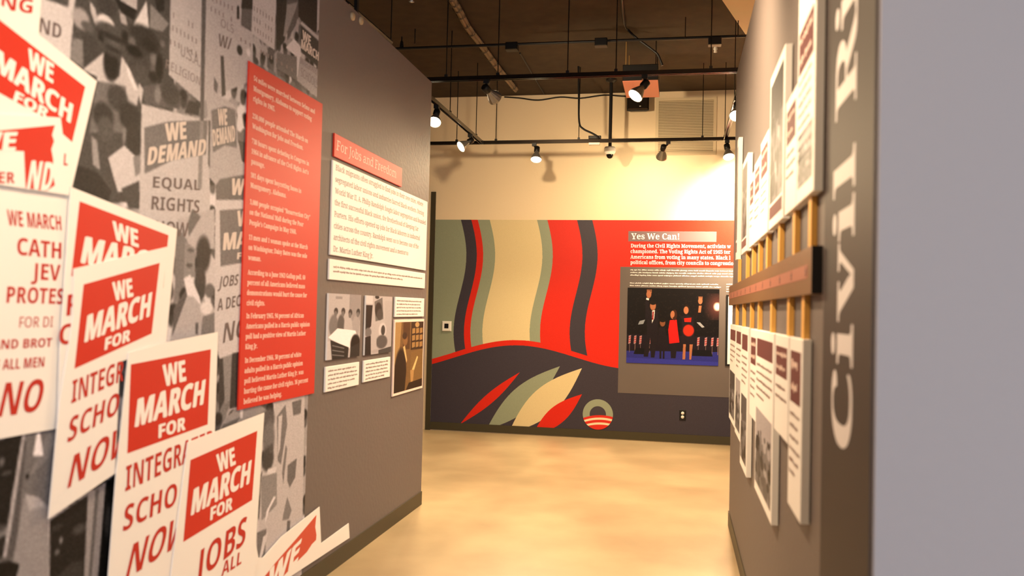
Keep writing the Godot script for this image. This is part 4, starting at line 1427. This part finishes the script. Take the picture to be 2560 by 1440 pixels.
# ---------------------------------------------------------------- under the ceiling
func build_ceiling_gear():
	# four lengths of lighting track
	var rail := func(a: Vector3, b: Vector3, label: String):
		var t := thing("lighting_track", label, "track", Transform3D(Basis(), (a + b) / 2), "lighting tracks over the hall")
		var st := st_new()
		var dir := (b - a).normalized()
		var side := dir.cross(Vector3.UP)
		var l := a.distance_to(b) / 2
		var bar := func(w0: float, w1: float, h0: float, h1: float):
			var m := ArrayMesh.new()
			var s2 := st_new()
			add_box(s2, Vector3(-l, h0, w0), Vector3(l, h1, w1))
			m = done(s2)
			st.append_from(m, 0, Transform3D(Basis(dir, Vector3.UP, side), Vector3.ZERO))
		bar.call(-0.018, 0.018, 0.004, 0.018)
		bar.call(-0.018, -0.012, -0.016, 0.004)
		bar.call(0.012, 0.018, -0.016, 0.004)
		put("channel", st.commit(), M.black_gloss, t)
		var ends := st_new()
		for e in [-l, l]:
			add_box(ends, Vector3(e - 0.012, -0.02, -0.02), Vector3(e + 0.012, 0.02, 0.02))
		var em := done(ends)
		var eo := put("end_cap", em, M.black, t)
		eo.transform = Transform3D(Basis(dir, Vector3.UP, side), Vector3.ZERO)
	rail.call(Vector3(-4.6, HT, TRACK_BACK), Vector3(1.8, HT, TRACK_BACK), "black lighting track running along in front of the end wall")
	rail.call(Vector3(-4.2, HT, TRACK_FRONT), Vector3(TRACK_RIGHT, HT, TRACK_FRONT), "black lighting track crossing above the ends of the two partitions")
	rail.call(Vector3(TRACK_LEFT, HT, TRACK_BACK + 0.02), Vector3(TRACK_LEFT, HT, TRACK_FRONT - 0.02), "black lighting track joining the cross tracks above the long partition")
	rail.call(Vector3(TRACK_RIGHT, HT, TRACK_BACK + 0.02), Vector3(TRACK_RIGHT, HT, TRACK_FRONT - 0.02), "black lighting track joining the cross tracks above the timeline partition")
	rail.call(Vector3(-0.75, HT, 2.2), Vector3(-0.75, HT, -4.2), "black lighting track over the passage between the partitions")
	# hanger rods
	var hang := func(p: Vector3, label: String):
		var t := thing("hanger_rod", label, "rod", Transform3D(Basis(), Vector3(p.x, p.y, p.z)), "hanger rods of the lighting tracks")
		put("rod", tube([Vector3.ZERO, Vector3(0, HC - p.y, 0)], 0.0045, 6), M.rod, t)
		put("clip", box(Vector3(-0.012, -0.004, -0.012), Vector3(0.012, 0.02, 0.012)), M.black, t)
	for e in [[1142.0, "thin rod of the end-wall track, beyond the lit corner spotlight"], [1240.0, "thin rod of the end-wall track below the smoke detector"], [1447.0, "thin rod of the end-wall track beside the looping feed cable"],
			[1756.0, "thin rod of the end-wall track crossing the louvred vent"], [1812.0, "thin rod of the end-wall track beside the corner above the timeline partition"]]:
		hang.call(Vector3(at_z(e[0], 345, TRACK_BACK).x, HT + 0.018, TRACK_BACK), e[1])
	for e in [[1116.0, "thin rod of the front cross track, first from the long partition"], [1245.0, "thin rod of the front cross track, second from the long partition"], [1419.0, "thin rod of the front cross track midway between the partitions"],
			[1540.0, "thin rod of the front cross track beside the hanging equipment box"], [1777.0, "thin rod of the front cross track, first from the timeline partition"]]:
		hang.call(Vector3(at_z(e[0], 180, TRACK_FRONT).x, HT + 0.018, TRACK_FRONT), e[1])
	for q in [[1125, 285, "thin rod of the joining track halfway along, above the long partition"], [1190, 340, "thin rod of the joining track at its corner with the end-wall track"]]:
		var z := at_x(q[0], q[1], TRACK_LEFT).z
		hang.call(Vector3(TRACK_LEFT, HT + 0.018, clampf(z, TRACK_BACK + 0.1, TRACK_FRONT - 0.1)), q[2])
	hang.call(Vector3(TRACK_RIGHT, HT + 0.018, -7.4), "thin dark rod hanging the joining track above the timeline partition")
	for e in [[1.6, "thin rod of the passage track, closest to the window"], [-1.2, "thin rod halfway along the passage track"], [-3.8, "thin rod of the passage track, closest to the hall"]]:
		hang.call(Vector3(-0.75, HT + 0.018, e[0]), e[1])
	# conduit with boxes near the ceiling
	var ca := at_y(988, 122, 3.9)
	var cb := at_y(1860, 90, 3.9)
	var dir := (cb - ca).normalized()
	var c0 := ca - dir * 1.2
	var c1 := cb + dir * 1.6
	var t := thing("ceiling_conduit", "thin black conduit with junction boxes below the dark ceiling", "conduit", Transform3D(Basis(), (c0 + c1) / 2))
	var o := (c0 + c1) / 2
	put("pipe", tube([c0 - o, c1 - o], 0.013, 10), M.black, t)
	for q in [[1280, 117, 0.10], [1503, 107, 0.10], [1787, 104, 0.10]]:
		var p := at_z(q[0], q[1], ca.z) - o
		put("junction_box", bevel_box(p + Vector3(-0.055, -0.035, -0.04), p + Vector3(0.055, 0.035, 0.04), 0.006), M.black, t)
	var pl := at_z(1789, 112, ca.z) - o
	put("lamp_holder", lathe(pl + Vector3(0, -0.02, 0), Vector3.DOWN, [[0.014, 0.0], [0.018, 0.02], [0.012, 0.03], [0.016, 0.045], [0.0, 0.05]], 12), M.white_plastic, t)
	var ps := at_z(1004, 118, ca.z) - o
	put("bracket", lathe(ps, Vector3.UP, [[0.020, 0.0], [0.014, 0.05], [0.006, 0.06], [0.006, 0.10]], 8), M.black, t)
	for q in [at_z(1037, 110, ca.z), at_z(1713, 95, ca.z), at_z(1845, 90, ca.z)]:
		var qq: Vector3 = q
		put("strap", tube([Vector3(qq.x, qq.y, ca.z) - o, Vector3(qq.x, HC, ca.z) - o], 0.0045, 6), M.rod, t)
	# strapped bundle of cables running along the ceiling to the end wall
	var path := []
	for q in [[1110, -40], [1131, 0], [1147, 26], [1169, 68], [1204, 114], [1229, 149], [1251, 178], [1289, 224]]:
		path.append(at_y(q[0], q[1], HC - 0.045))
	var bo: Vector3 = path[3]
	t = thing("cable_bundle", "strapped bundle of grey cables running across the ceiling to the end wall", "cables", Transform3D(Basis(), bo))
	var pp := []
	for q in path:
		pp.append(q - bo)
	for k in 3:
		var shift := Vector3([-0.016, 0.016, 0.0][k], [0.0, 0.004, -0.018][k], 0)
		var p3 := []
		for q in pp:
			p3.append(q + shift)
		put("cable", tube(curve_path(p3, 4), 0.017, 8), M.cable_grey, t)
	for i in range(1, pp.size()):
		for f in [0.25, 0.8]:
			var a: Vector3 = pp[i - 1].lerp(pp[i], f)
			var al: Vector3 = (pp[i] - pp[i - 1]).normalized()
			put("tie", lathe(a - al * 0.012, al, [[0.040, 0.0], [0.040, 0.024]], 12), M.black, t)
	# thinner cable on the ceiling and the cable tray in the corner above the end wall
	var q0 := at_y(1300, 133, HC - 0.01)
	var q1 := at_y(1361, 236, HC - 0.01)
	put_thing("ceiling_cable", "thin dark cable crossing the ceiling beside the strapped bundle", "cable", tube([q0, q1], 0.008, 6), M.black)
	var corner := []
	for q in [[1260, 237, 0], [1300, 236, 0.02], [1345, 239, 0.05], [1400, 238, 0.02], [1450, 236, 0.04], [1510, 233, 0.01], [1565, 231, 0.03], [1600, 229, 0.0]]:
		var p := at_z(q[0], q[1], ZB + 0.05)
		corner.append(Vector3(p.x, HC - 0.02 - q[2], ZB + 0.03))
	put_thing("wall_cable", "drooping dark cable pinned along the top of the end wall", "cable", tube(curve_path(corner, 5), 0.009, 6), M.black)
	# feed box on the back track with its cable
	var fx := at_z(1487, 350, TRACK_BACK)
	t = thing("track_feed", "black feed box on the end-wall track with a looping cable", "feed box", Transform3D(Basis(), Vector3(fx.x, HT + 0.018, TRACK_BACK)))
	put("box", bevel_box(Vector3(-0.065, 0, -0.025), Vector3(0.065, 0.035, 0.025), 0.005), M.black, t)
	put("cover", box(Vector3(-0.06, -0.06, -0.02), Vector3(0.055, -0.038, 0.02)), M.aluminium, t)
	var cp := []
	for q in [[1446, 166], [1447, 240], [1448, 305], [1458, 322], [1478, 332], [1492, 340], [1497, 347]]:
		cp.append(at_z(q[0], q[1], TRACK_BACK + 0.035) - t.position)
	put("cable", tube(curve_path(cp, 5), 0.010, 8), M.black, t)
	# dome camera on its drop pole
	var cz := -9.3
	var top := at_z(1527, 236, cz)
	var low := at_z(1525, 368, cz)
	t = thing("dome_camera", "white dome camera hanging on a black drop pole before the end wall", "camera", Transform3D(Basis(), Vector3(low.x, low.y, cz)))
	put("pole", tube([Vector3.ZERO, Vector3(0, HC - low.y, 0)], 0.019, 12), M.black, t)
	put("flange", lathe(Vector3(0, HC - low.y, 0), Vector3.DOWN, [[0.06, 0.0], [0.06, 0.02], [0.02, 0.04]], 16), M.black, t)
	put("housing", lathe(Vector3(0, 0.005, 0), Vector3.DOWN, [[0.0, 0.0], [0.055, 0.004], [0.064, 0.02], [0.062, 0.06], [0.048, 0.085], [0.040, 0.088]], 24), M.white_plastic, t)
	put("bubble", lathe(Vector3(0, -0.08, 0), Vector3.DOWN, [[0.040, 0.0], [0.038, 0.02], [0.028, 0.038], [0.014, 0.046], [0.0, 0.048]], 20), M.dome, t)
	# smoke detector
	var sd := at_y(1237, 232, HC - 0.02)
	t = thing("smoke_detector", "small white round detector on the ceiling by the end wall", "detector", Transform3D(Basis(), Vector3(sd.x, HC, sd.z)))
	put("body", lathe(Vector3.ZERO, Vector3.DOWN, [[0.042, 0.0], [0.042, 0.02], [0.030, 0.034], [0.0, 0.036]], 20), M.white_plastic, t)
	# hanging equipment box with chains and cable
	var bz := -7.9
	var b_lt := at_z(1557, 162, bz)
	var b_rb := at_z(1645, 201, bz)
	var deep := 0.62
	t = thing("hanging_box", "dark equipment box with a bare pinkish underside hung on chains", "equipment box", Transform3D(Basis(), Vector3((b_lt.x + b_rb.x) / 2, b_rb.y, bz - deep / 2)))
	var bw := (b_rb.x - b_lt.x) / 2
	var bh := b_lt.y - b_rb.y
	put("case", bevel_box(Vector3(-bw, 0.006, -deep / 2), Vector3(bw, bh, deep / 2), 0.006), M.black, t)
	put("underside", box(Vector3(-bw, 0.0, -deep / 2), Vector3(bw, 0.006, deep / 2 - 0.004)), M.rust, t)
	for s in [-1, 1]:
		for zz in [-1, 1]:
			var chain := put("chain", tube([Vector3(s * bw * 0.85, bh, zz * deep * 0.4), Vector3(s * bw * 0.85, HC - b_rb.y, zz * deep * 0.4)], 0.005, 6), M.cable_tan if s < 0 else M.rod, t)
			chain.set_meta("label", "thin hanging chain")
	var kb := []
	for q in [[1554, -30], [1556, 14], [1560, 48], [1566, 70], [1592, 96], [1630, 124], [1645, 138], [1656, 164]]:
		kb.append((at_y(q[0], q[1], HC - 0.015) if q[1] < 60 else at_z(q[0], q[1], bz + 0.26)) - t.position)
	put("power_cable", tube(curve_path(kb, 5), 0.011, 8), M.black, t)
	# loudspeaker on the end wall
	var l0 := at_z(1568, 222, ZB + 0.2)
	var l1 := at_z(1622, 275, ZB + 0.2)
	t = thing("loudspeaker", "black wedge loudspeaker fixed high on the end wall beside the vent", "speaker", Transform3D(Basis(), Vector3((l0.x + l1.x) / 2, l1.y, ZB)))
	var lw := (l1.x - l0.x) / 2
	var lh := l0.y - l1.y
	put("cabinet", prism_between(rect(-lw * 0.7, 0.02, lw * 0.7, lh - 0.02), 0.04, rect(-lw, 0.0, lw, lh), 0.18), M.black, t)
	put("grille", bevel_box(Vector3(-lw * 0.96, 0.01, 0.18), Vector3(lw * 0.96, lh - 0.01, 0.20), 0.012), M.black_gloss, t)
	put("badge", box(Vector3(0.018, lh * 0.17, 0.20), Vector3(0.036, lh * 0.20, 0.201)), M.white_plastic, t)
	put("bracket", box(Vector3(-0.03, lh * 0.35, 0.0), Vector3(0.03, lh * 0.65, 0.05)), M.black, t)
	# sprinkler at the top of the picture and the hanger at the top of the long partition
	var sp := at_y(1029, 0, HC - 0.12)
	t = thing("sprinkler_head", "small pale sprinkler head hanging below the dark ceiling", "sprinkler", Transform3D(Basis(), Vector3(sp.x, HC - 0.13, sp.z)))
	put("pipe", tube([Vector3(0, 0.03, 0), Vector3(0, 0.13, 0)], 0.012, 10), M.black, t)
	put("head", lathe(Vector3(0, 0.03, 0), Vector3.DOWN, [[0.014, 0.0], [0.016, 0.015], [0.006, 0.03], [0.022, 0.036], [0.0, 0.038]], 14), M.white_plastic, t)
	var hz := at_x(893, 42, XL).z
	t = thing("partition_hanger", "black ceiling hanger with two round pale fixings at the partition top", "hanger", Transform3D(Basis(LW.u, LW.v, LW.n), Vector3(XL, HP, hz)))
	put("strap", box(Vector3(0.02, -0.01, -0.03), Vector3(0.045, HC - HP, -0.01)), M.black, t)
	for q in [[880, 41], [901, 52]]:
		var w := at_x(q[0], q[1], XL)
		put("fixing", lathe(Vector3(-w.z + hz, minf(w.y - HP, -0.025), 0), Vector3(0, 0, 1), [[0.024, 0.0], [0.024, 0.008], [0.016, 0.014], [0.0, 0.015]], 16), M_flat("fixing", Color(0.66, 0.58, 0.46)), t)
	# stub of another track behind the long partition
	var s0 := at_y(952, 84, 3.6)
	var s1 := at_y(977, 106, 3.6)
	t = thing("track_stub", "short black track end showing above the long partition", "track", Transform3D(Basis(), s1))
	put("channel", tube([(s0 - s1) * 4.0, Vector3.ZERO], 0.02, 8), M.black, t)
	for k in [0.0, 4.0]:
		put("rod", tube([(s0 - s1) * k, (s0 - s1) * k + Vector3(0, HC - s1.y, 0)], 0.0045, 6), M.rod, t)

func put_thing(called: String, label: String, category: String, mesh: Mesh, m: Material):
	# re-centre a mesh so that its node stands at the thing
	var c := mesh.get_aabb().get_center()
	var st := SurfaceTool.new()
	st.append_from(mesh, 0, Transform3D(Basis(), -c))
	var o := put(called, st.commit(), m)
	o.position = c
	tag(o, label, category)

func prism_between(a: PackedVector2Array, za: float, b: PackedVector2Array, zb: float) -> ArrayMesh:
	var st := st_new()
	var n := a.size()
	for i in n:
		var j := (i + 1) % n
		quad(st, Vector3(a[i].x, a[i].y, za), Vector3(a[j].x, a[j].y, za), Vector3(b[j].x, b[j].y, zb), Vector3(b[i].x, b[i].y, zb))
	quad(st, Vector3(a[0].x, a[0].y, za), Vector3(a[3].x, a[3].y, za), Vector3(a[2].x, a[2].y, za), Vector3(a[1].x, a[1].y, za))
	quad(st, Vector3(b[0].x, b[0].y, zb), Vector3(b[1].x, b[1].y, zb), Vector3(b[2].x, b[2].y, zb), Vector3(b[3].x, b[3].y, zb))
	return done(st)

# ---------------------------------------------------------------- lamps
const WARM := Color(1.0, 0.875, 0.695)

func spot(label: String, at: Vector3, aim: Vector3, energy: float, cone: float, arm := Vector3.ZERO):
	# a bare reflector bulb in a black holder on the track at AT, shining along AIM
	var t := thing("track_spotlight", label, "spotlight", Transform3D(Basis(), at), "reflector spotlights on the tracks")
	var d := aim.normalized()
	var pivot := Vector3(0, -0.085, 0) + arm
	var st := st_new()
	add_box(st, Vector3(-0.022, -0.045, -0.022), Vector3(0.022, -0.014, 0.022))
	put("adapter", done(st), M.black, t)
	put("stem", tube([Vector3(0, -0.04, 0), Vector3(arm.x * 0.5, -0.065, arm.z * 0.5), pivot], 0.010, 8), M.black, t)
	put("holder", lathe(pivot - d * 0.035, d, [[0.0, 0.0], [0.024, 0.0], [0.030, 0.006], [0.031, 0.055], [0.026, 0.062]], 20), M.black, t)
	put("bulb", lathe(pivot + d * 0.025, d, [[0.020, 0.0], [0.024, 0.014], [0.034, 0.035], [0.050, 0.070], [0.058, 0.092], [0.059, 0.104]], 28, 0.03), M.reflector, t)
	put("lens", lathe(pivot + d * 0.128, d, [[0.056, -0.004], [0.052, 0.003], [0.030, 0.008], [0.0, 0.010]], 24), M.lens_lit, t)
	var l := SpotLight3D.new()
	l.name = "beam"
	l.light_color = WARM
	l.light_energy = energy
	l.spot_angle = cone
	l.spot_angle_attenuation = 1.0
	l.spot_range = 30.0
	l.spot_attenuation = 2.0
	l.light_size = 0.05
	l.shadow_enabled = true
	t.add_child(l)
	l.position = pivot + d * 0.15
	l.basis = Basis.looking_at(d, Vector3.UP if absf(d.y) < 0.98 else Vector3.RIGHT)

func build_lamps():
	var bt := func(x: float) -> Vector3: return Vector3(at_z(x, 350, TRACK_BACK).x, HT, TRACK_BACK)
	var ft := func(x: float) -> Vector3: return Vector3(at_z(x, 190, TRACK_FRONT).x, HT, TRACK_FRONT)
	var lt := func(x: float, y: float) -> Vector3: return Vector3(TRACK_LEFT, HT, at_x(x, y, TRACK_LEFT).z)
	spot("lit spotlight on the joining track, closest to the long partition", lt.call(1092, 262), Vector3(0.05, -0.75, 0.62), 9, 65)
	spot("lit spotlight near the corner where the joining track meets the end-wall track", lt.call(1176, 340), Vector3(-0.62, -0.55, 0.55), 8, 60)
	spot("spotlight turned to the end wall on the track above the partition ends", ft.call(1217), Vector3(0.38, -0.38, -0.85), 10, 68)
	spot("lit spotlight hanging straight down between the corner and the feed box", bt.call(1336), Vector3(0.02, -0.9, 0.42), 14, 75, Vector3(0.03, 0, 0))
	spot("lit spotlight below the hanging equipment box", ft.call(1612), Vector3(-0.55, -0.8, 0.42), 6, 45)
	spot("spotlight turned to the end wall below the louvred vent", bt.call(1671), Vector3(-0.15, -0.62, -0.75), 2.6, 80, Vector3(-0.05, 0, 0))
	spot("lit spotlight at the corner above the timeline partition", bt.call(1818), Vector3(0.12, -0.85, 0.45), 14, 75)
	spot("lit spotlight half hidden by the top of the timeline partition", Vector3(TRACK_RIGHT, HT, -7.05), Vector3(-0.05, -0.72, 0.55), 8, 60)
	spot("spotlight behind the timeline partition washing the end wall", bt.call(1990), Vector3(-0.3, -0.62, -1.1), 34, 42)
	# the track over the passage, above the picture
	spot("spotlight over the passage turned to the boards beside the red panel", Vector3(-0.75, HT, -3.9), Vector3(-0.35, -0.95, -0.25), 1.5, 55)
	spot("spotlight over the passage turned to the march signs", Vector3(-0.75, HT, -2.2), Vector3(-0.38, -0.95, -0.2), 2.1, 58)
	spot("spotlight over the passage turned to the crowd mural", Vector3(-0.75, HT, -0.8), Vector3(-0.62, -0.62, -0.45), 3.1, 62)
	spot("spotlight over the passage turned to the timeline boards", Vector3(-0.75, HT, -3.7), Vector3(0.72, -0.6, -0.5), 11, 60)
	spot("spotlight over the passage turned to the tall timeline board", Vector3(-0.75, HT, -2.75), Vector3(0.65, -0.85, 0.12), 5, 62)
	spot("spotlight over the passage turned to the floor", Vector3(-0.75, HT, -1.4), Vector3(0.15, -1.0, -0.45), 2, 65)
